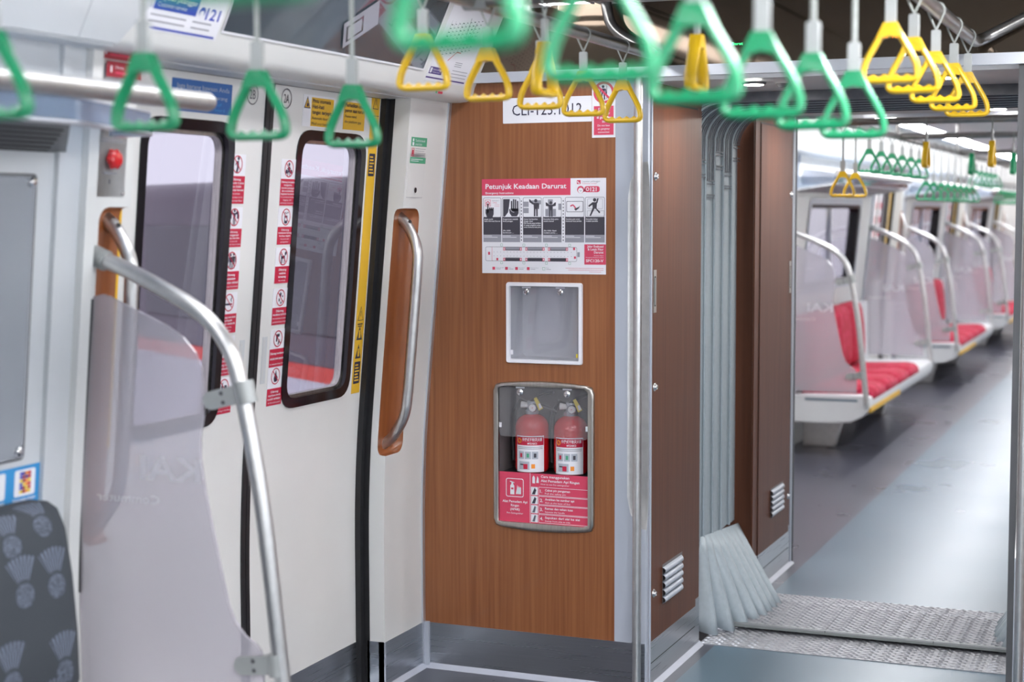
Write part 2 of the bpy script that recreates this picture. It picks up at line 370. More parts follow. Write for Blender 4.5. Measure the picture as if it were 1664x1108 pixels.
XW, ZW, KW = -1.311, 0.68, 0.0915
def prof(z):                                       # inner face of the left body side, leaning in above the knee
    if z <= 0.45: return XW
    if z >= 0.91: return XW+(z-ZW)*KW
    t = (z-0.45)/0.46; return XW+KW*0.46*t*t/2
UPV = Vector((KW, 0, 1)).normalized()
def wallsign(y, z, off=0.0):                       # sign origin on the left body side; a runs along +y, b up the lean
    return Sign((prof(z)+off, y, z), (0, 1, 0), UPV)
def strip_yz(mb, y0, y1, z0, z1, m, off=0.0, thick=0.0):
    zs = [z0]+[z for z in [0.45+0.046*i for i in range(11)] if z0+0.001 < z < z1-0.001]+[z1]
    for a, b in zip(zs, zs[1:]):
        q = [(prof(a)+off, y0, a), (prof(a)+off, y1, a), (prof(b)+off, y1, b), (prof(b)+off, y0, b)]
        if thick: mb.hexa(q, [(x-thick, y, z) for x, y, z in q], m)
        else: mb.add(q, [(0, 1, 2, 3)], m)
# ================================================================== STRUCTURE: the near carriage
YB, YE = -2.6, 4.714                               # rear end of what is built, and the end wall
m = MB(); m.box(-1.45, 1.45, YB, 5.32, -0.08, 0.0, floor_dark); m.box(-0.49, 0.49, YB, 5.312, 0.0, 0.0015, floor_m)
struct('floor', m, smooth=0)
m = MB(); m.box(-1.2, -0.86, YB, 4.73, 2.12, 2.17, ceil_m); m.box(-0.70, 0.70, YB, 4.73, 2.12, 2.17, ceil_m); m.box(0.86, 1.2, YB, 4.73, 2.12, 2.17, ceil_m)
m.box(-0.86, -0.70, YB, 4.73, 2.15, 2.17, ceil_m); m.box(0.70, 0.86, YB, 4.73, 2.15, 2.17, ceil_m)
for x in (-0.62, -0.58, -0.2, 0.2, 0.58, 0.62): m.box(x-0.006, x+0.006, YB, 4.70, 2.114, 2.121, dark_metal)
struct('ceiling', m, smooth=0)
m = MB(); m.box(-1.45, 1.45, YB-0.05, YB, 0, 2.2, white); struct('wall_back', m, smooth=0)

# left body side in front of the first door, door post and recess of the grab handle
LO, HI = 0.0, 1.845
m = MB(); strip_yz(m, YB, 2.90, LO, HI, grey_wall, 0.0, 0.06)
m.box(XW-0.06, prof(0.8)+0.012, 2.772, 2.80, 0.15, 0.8, grey_wall)
strip_yz(m, 2.775, 2.80, 0.8, HI, grey_wall, 0.012, 0.03); strip_yz(m, 2.865, 2.90, 0.15, HI, white, 0.018, 0.03)
wl = struct('wall_left', m, smooth=0)
def capsule_rows(yc, hw, dx, z0, z1, off, m_, MBo, n=20):
    """upright trough: ellipse in plan, rounded top and bottom"""
    rows = []
    r = 0.034
    ts = [0, 0.003, 0.009, 0.018, 0.027, r]
    en = [(t, 1-r/hw*(1-math.sqrt(max(0.0, 1-(1-t/r)**2)))) for t in ts]
    zs = [(z0+t, k) for t, k in en]+[(0.80, 1.0), (0.95, 1.0), (1.2, 1.0), (1.4, 1.0)]+[(z1-t, k) for t, k in en[::-1]]
    for z, k in zs:
        rows.append([(prof(z)+off+dx*(0.80+0.2*k)*math.cos(2*PI*i/n), yc+hw*k*math.sin(2*PI*i/n), z) for i in range(n)])
    MBo.grid(rows, m_, True); c0 = len(MBo.v)
    MBo.add(rows[0], [tuple(range(n))[::-1]], m_); MBo.add(rows[-1], [tuple(range(n))], m_)
    return MBo
def welded(mb, d=1e-5):
    key = {}; idx = []; nv = []
    for v in mb.v:
        k = tuple(round(c/d) for c in v)
        if k not in key: key[k] = len(nv); nv.append(v)
        idx.append(key[k])
    mb.v = nv; mb.f = [tuple(idx[i] for i in f) for f in mb.f]; return mb
def post(y0, y1, name):
    m = MB(); zs = [LO]+[0.45+0.046*i for i in range(11)]+[HI]; rows = []
    for z in zs: rows.append([(prof(z), y0, z), (prof(z), y1, z), (prof(z)-0.13, y1, z), (prof(z)-0.13, y0, z)])
    m.grid(rows, white, True); m.add(rows[0], [(3, 2, 1, 0)], white); m.add(rows[-1], [(0, 1, 2, 3)], white)
    return welded(m)
o = put('trim_1', post(2.90, 3.05, ''), None, 0, 0); o['kind'] = 'structure'
boolean_cut(o, welded(capsule_rows(3.01, 0.075, 0.040, 0.737, 1.502, 0.004, pocket_m, MB())))
o = put('trim_2', post(4.431, 4.716, ''), None, 0, 0); o['kind'] = 'structure'
boolean_cut(o, welded(capsule_rows(4.474, 0.076, 0.040, 0.737, 1.502, 0.004, pocket_m, MB())))
m = MB(); strip_yz(m, 4.697, 4.714, 0.0, HI, alu, 0.006, 0.01); m.box(XW+0.001, XW+0.022, 4.703, 4.7145, 0.0, 0.152, frame_m); struct('trim_3', m, smooth=0)
# steel kick plates and floor sealant
m = MB(); m.box(XW-0.02, XW+0.0025, YB, 3.052, 0.012, 0.149, steel); m.box(XW-0.02, XW+0.0025, 4.4285, 4.703, 0.012, 0.149, steel)
m.box(XW-0.06, XW+0.0025, 4.4285, 4.4315, 0.012, 0.149, steel); m.box(XW-0.0005, XW+0.004, 4.427, 4.4315, 0.012, 0.149, alu)
struct('baseboard_left', m, smooth=0)
m = MB(); m.box(XW-0.01, -0.55, 4.7115, 4.7145, 0.014, 0.149, steel); m.box(XW+0.001, XW+0.016, 4.709, 4.7147, 0.012, 0.149, frame_m)
struct('baseboard_front', m, smooth=0)
m = MB(); m.prism([(XW, 4.43, 0.0), (XW+0.018, 4.43, 0.0), (XW, 4.43, 0.016)], (0, 0.28, 0), silicone)
m.prism([(XW, 4.713, 0.0), (XW, 4.695, 0.0), (XW, 4.713, 0.016)], (1.31-0.56, 0, 0), silicone)
m.prism([(-0.546, 4.70, 0.0), (-0.528, 4.70, 0.0), (-0.546, 4.70, 0.016)], (0, 0.61, 0), silicone)
struct('trim_4', m, smooth=0)
# black rubber seals at the door edge and outside it
m = MB(); strip_yz(m, 4.405, 4.4305, 0.0, HI, rubber, -0.07, 0.06); strip_yz(m, 4.4285, 4.4305, 0.0, HI, rubber, -0.052, 0.06); struct('trim_5', m, smooth=0)
m = MB(); strip_yz(m, 3.052, 3.075, 0.0, HI, rubber, -0.07, 0.06); struct('trim_6', m, smooth=0)
# threshold
m = MB(); m.box(XW-0.2, XW-0.0, 3.05, 4.43, 0.0, 0.006, steel); struct('trim_7', m, smooth=0)

# ---- sliding door leaves with windows
def door_leaf(name, y0, y1, wy0, wy1, pocket_y, far=False):
    off = -0.088; th = 0.03; z0, z1 = 0.02, 1.87; wz0, wz1 = 0.936, 1.718
    m = MB()
    strip_yz(m, y0, wy0, z0, z1, door_white, off, th); strip_yz(m, wy1, y1, z0, z1, door_white, off, th)
    strip_yz(m, wy0, wy1, z0, wz0, door_white, off, th); strip_yz(m, wy0, wy1, wz1, z1, door_white, off, th)
    for a, b, c, d in ((wy0, wy1, wz0, wz1),):         # fill of the four rounded corners
        for yy, zz, sy, sz in ((a, c, 1, 1), (b, c, -1, 1), (a, d, 1, -1), (b, d, -1, -1)):
            r = 0.06; pts = [(yy, zz)]+[(yy+sy*r*(1-math.sin(q)), zz+sz*r*(1-math.cos(q))) for q in [i*PI/12 for i in range(7)]]
            q1 = [(prof(z)+off, y, z) for y, z in pts]; m.hexa(q1, [(x-th, y, z) for x, y, z in q1], door_white)
    d = struct(name, m, smooth=0)
    if not far:
        k = MB(); strip_yz(k, y0, y1, z0, 0.149, steel, off+0.0015, 0.001); put('kick_plate', k, d, smooth=0)
    fr = MB()
    def loop(g, r): return rrect(wy0+g, wy1-g, wz0+g, wz1-g, r, 6)
    o_, i_ = loop(-0.002, 0.07), loop(0.026, 0.05); n = len(o_)
    P = lambda q, e: [(prof(z)+off+e, y, z) for y, z in q]
    fr.grid([P(o_, -0.004), P(o_, 0.004), P(i_, 0.004), P(i_, -0.03), P(loop(0.026, 0.05), -0.036)], black_gloss, True)
    put('window_gasket', fr, d, smooth=30)
    f2 = MB(); i2 = loop(0.026, 0.05); i3 = loop(0.034, 0.045)
    f2.grid([P(i2, -0.012), P(i3, -0.012), P(i3, -0.034), P(i2, -0.034)], steel_frame, True); put('inner_frame', f2, d, smooth=30)
    gl = MB(); q = P(loop(0.03, 0.047), -0.02); gl.hexa(q, [(x-0.004, y, z) for x, y, z in q], pane_m); put('pane', gl, d, smooth=0)
    if pocket_y and not far:
        p = MB(); q = [(prof(z)+off+0.0012, y, z) for y, z in ((pocket_y, 1.02), (pocket_y+0.024, 1.02), (pocket_y+0.024, 1.15), (pocket_y, 1.15))]
        p.hexa(q, [(x-0.001, y, z) for x, y, z in q], grey_wall)
        q = [(prof(z)+off+0.0016, y, z) for y, z in ((pocket_y+0.003, 1.03), (pocket_y+0.012, 1.03), (pocket_y+0.012, 1.142), (pocket_y+0.003, 1.142))]
        p.hexa(q, [(x-0.001, y, z) for x, y, z in q], ceil_m); put('finger_pull', p, d, smooth=0)
    return d
d1 = door_leaf('door_1', 3.08, 3.742, 3.197, 3.60, 3.69)
d2 = door_leaf('door_2', 3.778, 4.405, 3.922, 4.325, 3.806)
m = MB(); strip_yz(m, 3.741, 3.758, 0.02, 1.87, rubber, -0.082, 0.04); put('edge_seal', m, d1, smooth=0)
m = MB(); strip_yz(m, 3.761, 3.779, 0.02, 1.87, rubber, -0.082, 0.04); put('edge_seal', m, d2, smooth=0)

# ---- lintel and slanted cove panel above
COVE = lambda z, o=0.0: -1.125+0.46*(z-1.87)+o
def cove(name, y0, y1, off=0.0, scr=()):
    m = MB(); c = [(-1.32, 1.852), (-1.315, 1.838), (-1.206, 1.836), (-1.17, 1.836), (-1.148+off, 1.838), (-1.134+off, 1.845), (-1.126+off, 1.858), (-1.12+off, 1.88)]
    c2 = (COVE(2.135, off), 2.135)
    m.grid([[(x, y, z) for y in (y0, y1)] for x, z in c+[c2]], white)
    m.add([(x, y0, z) for x, z in c+[c2]]+[(-1.3, y0, 2.135)], [tuple(range(len(c)+2))], white)
    m.add([(x, y1, z) for x, z in c+[c2]]+[(-1.3, y1, 2.135)], [tuple(range(len(c)+2))], white)
    return struct(name, m, smooth=50)
tr = cove('trim_8', 2.86, 4.716)
m = MB(); m.box(-1.40, -1.298, 3.05, 4.43, 1.842, 1.87, grey_wall); m.box(-1.305, -1.29, 3.05, 4.43, 1.832, 1.842, rubber)
m.box(-1.36, -1.21, 2.9, 4.716, 1.833, 1.8375, grey_wall); struct('trim_9', m, smooth=0)
def covesign(y, z, off=0.0):
    return Sign((COVE(z, off), y, z), (0, 1, 0), Vector((0.46, 0, 1)))
# seat-zone duct cover, a little further out, with a raked end
m = MB()
for a, b, k in ((YB, 2.40, 0), (2.406, 2.733, 0), ):
    m.prism([(-1.127, a, 1.845), (COVE(2.135, 0.018), a, 2.135), (-1.2, a, 2.135), (-1.22, a, 1.86)], (0, b-a, 0), grey_wall)
c = [(2.7355, 1.845), (2.865, 1.845), (2.93, 1.93), (3.02, 2.135), (2.7355, 2.135)]
q = [(-1.127+(z-1.845)/0.29*(COVE(2.135, 0.018)+1.127), y, z) for y, z in c]; m.hexa(q, [(x-0.03, y, z) for x, y, z in q], grey_wall)
m.box(-1.3, -1.137, YB, 2.86, 1.838, 1.846, grey_wall)
m.prism([(-1.130, 2.7325, 1.846), (COVE(2.13, 0.014), 2.7325, 2.13), (-1.2, 2.7325, 2.13), (-1.22, 2.7325, 1.86)], (0, 0.0032, 0), rubber)
m.prism([(-1.130, 2.3995, 1.846), (COVE(2.13, 0.014), 2.3995, 2.13), (-1.2, 2.3995, 2.13), (-1.22, 2.3995, 1.86)], (0, 0.007, 0), rubber)
struct('trim_10', m, smooth=0)

# ---- end wall: wood panel with two openings
HOLES = [(-1.000, -0.768, 1.026, 1.257), (-1.040, -0.736, 0.503, 0.940)]
xs = sorted({-0.65}|{h[0] for h in HOLES}|{h[1] for h in HOLES}); zs = sorted({0.13, 0.45, 0.53, 0.61, 0.69, 0.77, 0.85, 0.91, 1.90}|{h[2] for h in HOLES}|{h[3] for h in HOLES})
m = MB()
for za, zb in zip(zs, zs[1:]):
    q = [(prof(za)-0.005, YE, za), (xs[0], YE, za), (xs[0], YE, zb), (prof(zb)-0.005, YE, zb)]; m.add(q, [(0, 1, 2, 3)], wood)
    for xa, xb in zip(xs, xs[1:]):
        if any(h[0] <= xa and xb <= h[1] and h[2] <= za and zb <= h[3] for h in HOLES): continue
        m.add([(xa, YE, za), (xb, YE, za), (xb, YE, zb), (xa, YE, zb)], [(0, 1, 2, 3)], wood)
wf = struct('wall_front', m, smooth=0)
m = MB(); m.box(-1.32, -0.617, 4.98, 5.0, 0, 2.1, wood_dark); struct('wall_front_back', m, smooth=0)
# corner post of the gangway with a scooped finger recess
def corner_post(name, s):
    m = MB(); xa, xb = sorted((s*0.65, s*0.5455)); m.box(xa, xb, YE-0.0005, 4.735, 0.0, 1.90, frame_m)
    o = put(name, m, None, 0, 0); o['kind'] = 'structure'
    c = MB(); n = 28; rows = []
    for z, k in ((0.425, .03), (0.44, .22), (0.47, .5), (0.51, .75), (0.56, .93), (0.61, 1), (1.53, 1), (1.58, .95), (1.63, .8), (1.68, .55), (1.72, .2), (1.735, .03)):
        rows.append([(s*0.548+0.085*k*math.cos(2*PI*i/n), 4.676+0.055*k*math.sin(2*PI*i/n)+0.012*(k-1), z) for i in range(n)])
    c.grid(rows, tube_m, True); c.add(rows[0], [tuple(range(n))[::-1]], tube_m); c.add(rows[-1], [tuple(range(n))], tube_m)
    boolean_cut(o, welded(c))
    return o
corner_post('trim_11', -1); corner_post('trim_12', 1)
# silver bar across the end wall, portal edge strips
m = MB(); m.box(-1.13, 1.13, 4.694, 4.716, 1.894, 1.926, alu); m.box(-1.13, 1.13, 4.690, 4.695, 1.894, 1.899, alu); struct('trim_13', m, 0, 0.0)
m = MB(); m.box(-1.13, 1.13, 4.712, 4.73, 1.926, 2.13, fascia_m); struct('wall_front_fascia', m, smooth=0)
# right-hand end wall (wood, mirrored)
m = MB(); m.box(0.65, 1.32, YE, 4.73, 0.149, 1.90, wood); m.box(0.65, 1.32, YE-0.002, 4.73, 0.0, 0.149, steel); struct('wall_front_right', m, smooth=0)
# right body side with two door openings, plain
m = MB()
for a, b, z0, z1 in ((YB, 0.3, 0, 2.12), (0.3, 2.6, 0, 0.85), (0.3, 2.6, 1.7, 2.12), (2.6, 3.2, 0, 2.12), (3.2, 4.3, 0, 0.93), (3.2, 4.3, 1.72, 2.12), (4.3, YE, 0, 2.12)):
    m.box(1.31, 1.37, a, b, z0, z1, white)
struct('wall_right', m, smooth=0)
for i, (a, b, z0, z1) in enumerate(((0.3, 2.6, 0.85, 1.7), (3.2, 4.3, 0.93, 1.72))):
    m = MB(); m.box(1.312, 1.335, a, a+0.03, z0, z1, black_gloss); m.box(1.312, 1.335, b-0.03, b, z0, z1, black_gloss); m.box(1.312, 1.335, a+0.03, b-0.03, z0, z0+0.03, black_gloss); m.box(1.312, 1.335, a+0.03, b-0.03, z1-0.03, z1, black_gloss)
    wd = struct('window_%d' % (8+i), m, smooth=0); g = MB(); g.box(1.322, 1.325, a+0.02, b-0.02, z0+0.02, z1-0.02, clear_pane); put('pane', g, wd, smooth=0)

# ---- ceiling lamps of the near carriage
def strip_lamp(x, y0, y1, z, label, grp, lm):
    t = thing('ceiling_light', label, 'light', ((x), (y0+y1)/2, z), grp)
    a = MB(); a.box(x-0.078, x+0.078, y0, y1, z-0.004, z+0.02, lm); put('diffuser', a, t, smooth=0)
    b = MB()
    for g in (-1, 1): b.box(x+g*0.0775-0.003, x+g*0.0775+0.003, y0, y1, z-0.007, z+0.02, alu)
    put('frame', b, t, smooth=0); return t
for x, sname in ((-0.78, 'left'), (0.78, 'right')):
    for i, (a, b) in enumerate(((-2.5, -0.2), (-0.15, 2.15), (2.2, 4.66))):
        strip_lamp(x, a, min(b, 4.66 if x < 0 else 3.9), 2.122, 'long white ceiling light strip over the %s side of the near carriage, %s section' % (sname, ('rear', 'middle', 'end wall')[i]), 'near carriage light strips', lamp(LAMPS[sname][i]))
t = thing('ceiling_downlight', 'round white ceiling light with dark rim above the wooden end wall', 'light', (-0.83, 4.40, 2.115))
a = MB(); a.lathe([(0, -0.012), (0.07, -0.012), (0.074, -0.006), (0.074, 0.004)], (-0.83, 4.40, 2.116), (0, 0, 1), lamp_m); put('diffuser', a, t)
a = MB(); a.lathe([(0.073, -0.014), (0.082, -0.014), (0.084, -0.006), (0.084, 0.004)], (-0.83, 4.40, 2.116), (0, 0, 1), rubber); put('rim', a, t)

# ================================================================== GANGWAY
m = MB(); m.box(-0.56, 0.56, 4.752, 5.42, 1.885, 1.91, ceil_m); m.box(-0.56, 0.56, 5.92, 6.74, 1.885, 1.91, ceil_m); struct('ceiling_gangway', m, smooth=0)
m = MB(); m.box(-1.45, 1.45, 6.05, 26.5, -0.08, 0.0, floor_dark); m.box(-0.485, 0.49, 6.10, 26.5, 0.0, 0.0015, floor_m); struct('floor_far', m, smooth=0)
m = MB(); m.box(-0.9, 0.9, 5.32, 6.05, -0.12, -0.06, rubber); struct('floor_gap', m, smooth=0)

edge_m = noise_tint(mat('dull_edge_strip', (136, 142, 142), 0.5, 0.3), (9, 9, 9), (132, 138, 138), (140, 146, 146))
def treadplate(name, y0, y1, z, th, x0, x1, lip, seams, label):
    t = thing(name, label, 'floor plate', (0, (y0+y1)/2, z))
    m = MB(); m.box(x0, x1, y0, y1, z-th, z, tread)
    px, py = 0.0290, 0.0170; ny = int((y1-y0-lip*1.2)/py); nx = int((x1-x0-0.02)/px)
    for j in range(ny):
        for i in range(nx):
            cx = x0+0.016+i*px+(px/2 if j % 2 else 0); cy = y0+lip+0.008+j*py
            if any(abs(cx-s) < 0.001 for s in seams): continue
            a, b, sk = 0.0135, 0.0060, (0.0045 if (i+j) % 2 else -0.0045)
            m.add([(cx-a, cy-sk, z), (cx, cy-b, z), (cx+a, cy+sk, z), (cx, cy+b, z), (cx, cy, z+0.0048)], [(0, 1, 4), (1, 2, 4), (2, 3, 4), (3, 0, 4)], tread)
    for s in seams: m.box(s-0.001, s+0.001, y0-0.001, y1, z-th-0.0005, z+0.0004, rubber)
    put('tread', m, t, smooth=0)
    if lip:
        b = MB(); b.prism([(x0, y0-0.001, z-th-0.001), (x0, y0-0.001, z-0.004), (x0, y0+0.004, z+0.001), (x0, y0+lip, z+0.001), (x0, y0+lip, z-th)], (x1-x0, 0, 0), edge_m)
        put('edge_strip', b, t, smooth=0)
    return t
treadplate('tread_plate', 5.312, 5.57, 0.004, 0.004, -0.545, 0.545, 0.0, (), 'flat studded metal threshold plate nearest the camera at the gangway')
treadplate('bridge_plate', 5.532, 5.93, 0.030, 0.012, -0.50, 0.50, 0.014, (-0.155, 0.215), 'raised studded metal bridge plate with pale edge across the gangway')
treadplate('tread_plate', 5.90, 6.125, 0.006, 0.006, -0.50, 0.50, 0.0, (), 'flat studded metal threshold plate at the next carriage beyond the bridge plate')

def cabinet(s, y0, y1, front, label):
    """slim wood cupboard beside the passage; s = side, front=True when its lock edge faces the near carriage"""
    x = s*0.545; e = -s
    t = thing('gangway_cabinet', label, 'cabinet', (x, (y0+y1)/2, 0))
    X = lambda d: x+e*d                                   # d = proud of the face, into the passage
    b = MB()
    xo = x+s*0.07
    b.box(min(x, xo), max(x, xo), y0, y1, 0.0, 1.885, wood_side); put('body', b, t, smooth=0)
    yd0, yd1 = (y0+0.014, y1-0.055) if front else (y0+0.09, y1-0.065)
    d = MB(); d.box(*sorted((X(0.0), X(0.004))), yd0, yd1, 0.149, 1.826, wood_side); d.box(*sorted((X(0.0), X(0.0042))), yd0, yd1, 0.082, 0.1492, steel)
    dr = put('door', d, t, smooth=0)
    k = MB()
    k.box(*sorted((X(0), X(0.0015))), yd0-0.004, yd1+0.004, 0.076, 0.0805, rubber); k.box(*sorted((X(0), X(0.0015))), yd0-0.004, yd1+0.004, 1.8275, 1.833, rubber)
    for yy in (yd0-0.002, yd1+0.002): k.box(*sorted((X(0), X(0.0018))), yy-0.0018, yy+0.0018, 0.078, 1.83, rubber)
    put('door_gap', k, t, smooth=0)
    p = MB(); p.box(*sorted((X(0), X(0.002))), y0+0.001, yd0-0.004, 0.0, 0.149, steel); p.box(*sorted((X(0), X(0.002))), yd1+0.004, y1, 0.0, 0.17, steel)
    p.box(*sorted((X(0), X(0.002))), yd0-0.004, yd1+0.004, 0.0, 0.076, steel); put('base_plate', p, t, smooth=0)
    f = MB()
    ya = (y0+0.0005, y0+0.009) if front else (y1-0.034, y1-0.001)
    f.box(*sorted((X(0), X(0.005))), ya[0], ya[1], 0.0, 1.885, frame_m)
    if not front: f.box(*sorted((X(0), X(0.003))), y0+0.001, y0+0.022, 0.0, 1.885, wood_side)
    put('edge_strip', f, t, smooth=0)
    # lock edge fittings
    yl = yd0+0.022 if front else yd1-0.018
    for z in (0.298, 0.948, 1.598) if front else (0.30, 1.56):
        l = MB(); l.lathe([(0, 0.010), (0.007, 0.010), (0.0085, 0.008), (0.009, 0.004), (0.0125, 0.0035), (0.0135, 0.002), (0.0135, 0)], (X(0.0035), yl, z), (e, 0, 0), chrome, 18)
        l.box(*sorted((X(0.0135), X(0.0138))), yl-0.005, yl+0.005, z-0.0012, z+0.0012, rubber); put('lock', l, dr)
    h = MB(); zc = 1.245 if front else 1.22
    h.box(*sorted((X(0.003), X(0.0055))), yl-0.016, yl+0.014, zc-0.066, zc+0.066, steel_frame); hd = put('pull_handle', h, dr, smooth=0)
    h = MB(); q = rrect(yl-0.0085, yl+0.0085, zc-0.047, zc+0.047, 0.0083); h.hexa([(X(0.0054), a, b_) for a, b_ in q], [(X(0.006), a, b_) for a, b_ in q], rubber)
    h.box(*sorted((X(0.005), X(0.0066))), yl-0.0055, yl+0.003, zc-0.042, zc+0.042, sleeve_m); put('finger_slot', h, hd, smooth=0)
    # louvre
    lv = MB(); ly0, ly1 = (yd0+0.115, yd0+0.325) if front else (yd0+0.20, yd1-0.115)
    lz0, lz1 = (0.243, 0.362) if front else (0.262, 0.372)
    lv.box(*sorted((X(0.0035), X(0.0045))), ly0, ly1+0.012, lz0, lz1+0.008, cab_dark)
    for i in range(5):
        z = lz0+0.012+i*(lz1-lz0)/5
        rows = []
        for a in range(7):
            q = -PI/2+a*PI/6
            rows.append([(X(0.0045+0.012*math.cos(q)*kk), yy, z+0.0105*math.sin(q)) for yy, kk in ((ly0, 0.9), (ly0+0.004, 1.0), (ly1-0.012, 1.0), (ly1-0.004, 0.75), (ly1, 0.1))])
        lv.grid(rows, frame_m)
    put('louvre', lv, dr, smooth=50)
    return t
cabinet(-1, 4.735, 5.302, True, 'brown wood gangway cupboard with louvre nearest the wooden end wall')
cabinet(-1, 6.035, 6.718, False, 'brown wood gangway cupboard with louvre beyond the grey bellows')
# the walls behind the cupboards of both carriage ends, right side plain
for i, (x0, x1, y0, y1, z1) in enumerate(((0.5455, 0.66, 4.752, 5.30, 1.885), (0.5455, 0.66, 6.05, 6.718, 1.885))):
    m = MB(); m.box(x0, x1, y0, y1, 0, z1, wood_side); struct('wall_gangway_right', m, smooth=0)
for x0, x1 in ((-1.4, -0.616), (0.661, 1.4)):
    for y0, y1 in ((5.27, 5.30), (6.05, 6.08)):
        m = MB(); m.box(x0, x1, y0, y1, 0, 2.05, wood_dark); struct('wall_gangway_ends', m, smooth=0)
m = MB(); m.box(-0.62, -0.5455, 6.025, 6.034, 0.0, 1.885, wood_dark); struct('trim_15', m, smooth=0)
m = MB()
m.box(-0.545, 0.545, 5.285, 5.297, 1.852, 1.886, bellow_dark)  # dark strip added to hide the fold edge brightened by the downlights
m.box(-0.56, 0.56, 6.705, 6.725, 1.872, 1.90, alu); m.box(-0.5455, -0.536, 6.716, 6.728, 0.0, 1.9, dark_metal); m.box(0.536, 0.5455, 6.716, 6.728, 0.0, 1.9, dark_metal)
m.prism([(-0.546, 6.05, 0.0), (-0.528, 6.05, 0.0), (-0.546, 6.05, 0.016)], (0, 0.67, 0), silicone)
m.box(0.528, 0.5455, 4.714, 4.752, 0.0, 1.9, dark_metal); struct('trim_14', m, smooth=0)

# bellows: one folded tunnel with a flared skirt each side
t = thing('gangway_bellows', 'grey folded rubber bellows tunnel with flared skirts between the two carriages', 'bellows', (0, 5.62, 0))
NP = 6
def bellow_profile(d):
    """arch in the xz plane, offset d outward"""
    pts = [(-0.60-d, 0.31)]
    pts += [(-0.60-d, 0.6), (-0.60-d, 1.2), (-0.60-d, 1.73)]
    R = 0.13
    for i in range(1, 9):
        q = i/9*PI/2; pts.append((-0.60-d+(R+d)*(1-math.cos(q)), 1.73+(R+d)*math.sin(q)))
    pts.append((-0.47, 1.86+d))
    return pts+[(-x, z) for x, z in pts[::-1]]
for k in range(NP):
    y0 = 5.30+k*0.118; m = MB(); rows = []
    for u, d in ((0.0, 0.006), (0.006, 0.001), (0.03, 0.0), (0.06, 0.001), (0.1, 0.003), (0.118, 0.006)):
        rows.append([(x, y0+u, z) for x, z in bellow_profile(d)])
    m.grid(rows, bellow_m)
    put('fold', m, t, smooth=60)
    r = MB(); p = bellow_profile(-0.004); r.tube([(x, y0, z) for x, z in p], 0.0045, bellow_m, 6); put('seam', r, t, smooth=60)
    r = MB(); zs_ = 1.74-0.035*((k*37) % 5)
    pa = [q for q in bellow_profile(-0.0055) if q[1] > 1.75]
    for g in (0.02, 0.045, 0.07, 0.095): r.tube([(-0.594, y0+g, zs_)]+[(x, y0+g, z) for x, z in pa]+[(0.594, y0+g, zs_)], 0.0022, bellow_dark, 5)
    for zz in (zs_, zs_-0.012, zs_-0.05, zs_-0.06): r.box(-0.597, -0.593, y0+0.008, y0+0.11, zz-0.0015, zz+0.0015, bellow_dark)
    put('stitching', r, t, smooth=60)
def skirt(s):
    m = MB(); rows = []; n = 8; per = 8
    for i in range(7):
        v = i/6; row = []
        for k in range(n*per+1):
            u = k/(n*per); ph = (k % per)/per
            top = Vector((-0.598, 5.50+0.525*u, 0.335-0.045*u))
            bx = -0.595+0.15*math.sin(min(1, u*1.6)*PI/2)*1.0+0.03*u
            bot = Vector((bx, 5.425+0.50*u, 0.020+0.012*u))
            p = top.lerp(bot, v); a = 0.052*v**0.8*(1-0.5*u)*math.sin(PI*ph)
            p += Vector((a*1.1, -a*0.8, -a*0.25)); row.append((-s*p.x if s > 0 else p.x, p.y, p.z))
        rows.append(row)
    for k in range(0, n*per+1, per):
        e = MB(); e.tube([Vector(r_[k])+Vector((-s*0.002, -0.001, 0)) for r_ in rows], 0.0024, bellow_m, 6); put('skirt_seam', e, t, smooth=60)
    m.grid(rows, bellow_m); o = put('skirt', m, t, smooth=25); o.modifiers.new('thick', 'SOLIDIFY').thickness = 0.004
skirt(-1); skirt(1)
m = MB()
for x0, x1 in ((-0.62, 0.62),):
    for i in range(5): m.box(x0, x1, 5.40+i*0.1, 5.49+i*0.1, 1.862-0.002*(i % 2), 1.870, bellow_dark)
put('roof_ribs', m, t, smooth=0)
# gangway downlights
for i, (x, y, lab) in enumerate(((-0.272, 4.92, 'round recessed downlight in near gangway ceiling on the cupboard side'), (0.305, 4.91, 'round recessed downlight in near gangway ceiling behind the yellow straps'),
        (-0.278, 6.33, 'round recessed downlight in far gangway ceiling on the cupboard side'), (0.294, 6.47, 'round recessed downlight in far gangway ceiling on the right'))):
    t = thing('downlight', lab, 'light', (x, y, 1.884), 'gangway downlights')
    a = MB(); a.lathe([(0, -0.006), (0.028, -0.006), (0.031, -0.003), (0.031, 0.002)], (x, y, 1.883), (0, 0, 1), down_m); put('lens', a, t)
    a = MB(); a.lathe([(0.030, -0.005), (0.036, -0.004), (0.038, 0.0), (0.038, 0.002)], (x, y, 1.883), (0, 0, 1), dark_metal); put('rim', a, t)
for x, y, lab in ((-0.20, 4.99, 'small dark ceiling sensor beside the near gangway downlight'), (-0.30, 6.22, 'small dark ceiling sensor beside the far gangway downlight')):
    a = MB(); a.lathe([(0, -0.012), (0.012, -0.010), (0.018, -0.003), (0.02, 0.001)], (x, y, 1.884), (0, 0, 1), dark_metal)
    tag(put('ceiling_sensor', a), lab, 'sensor')
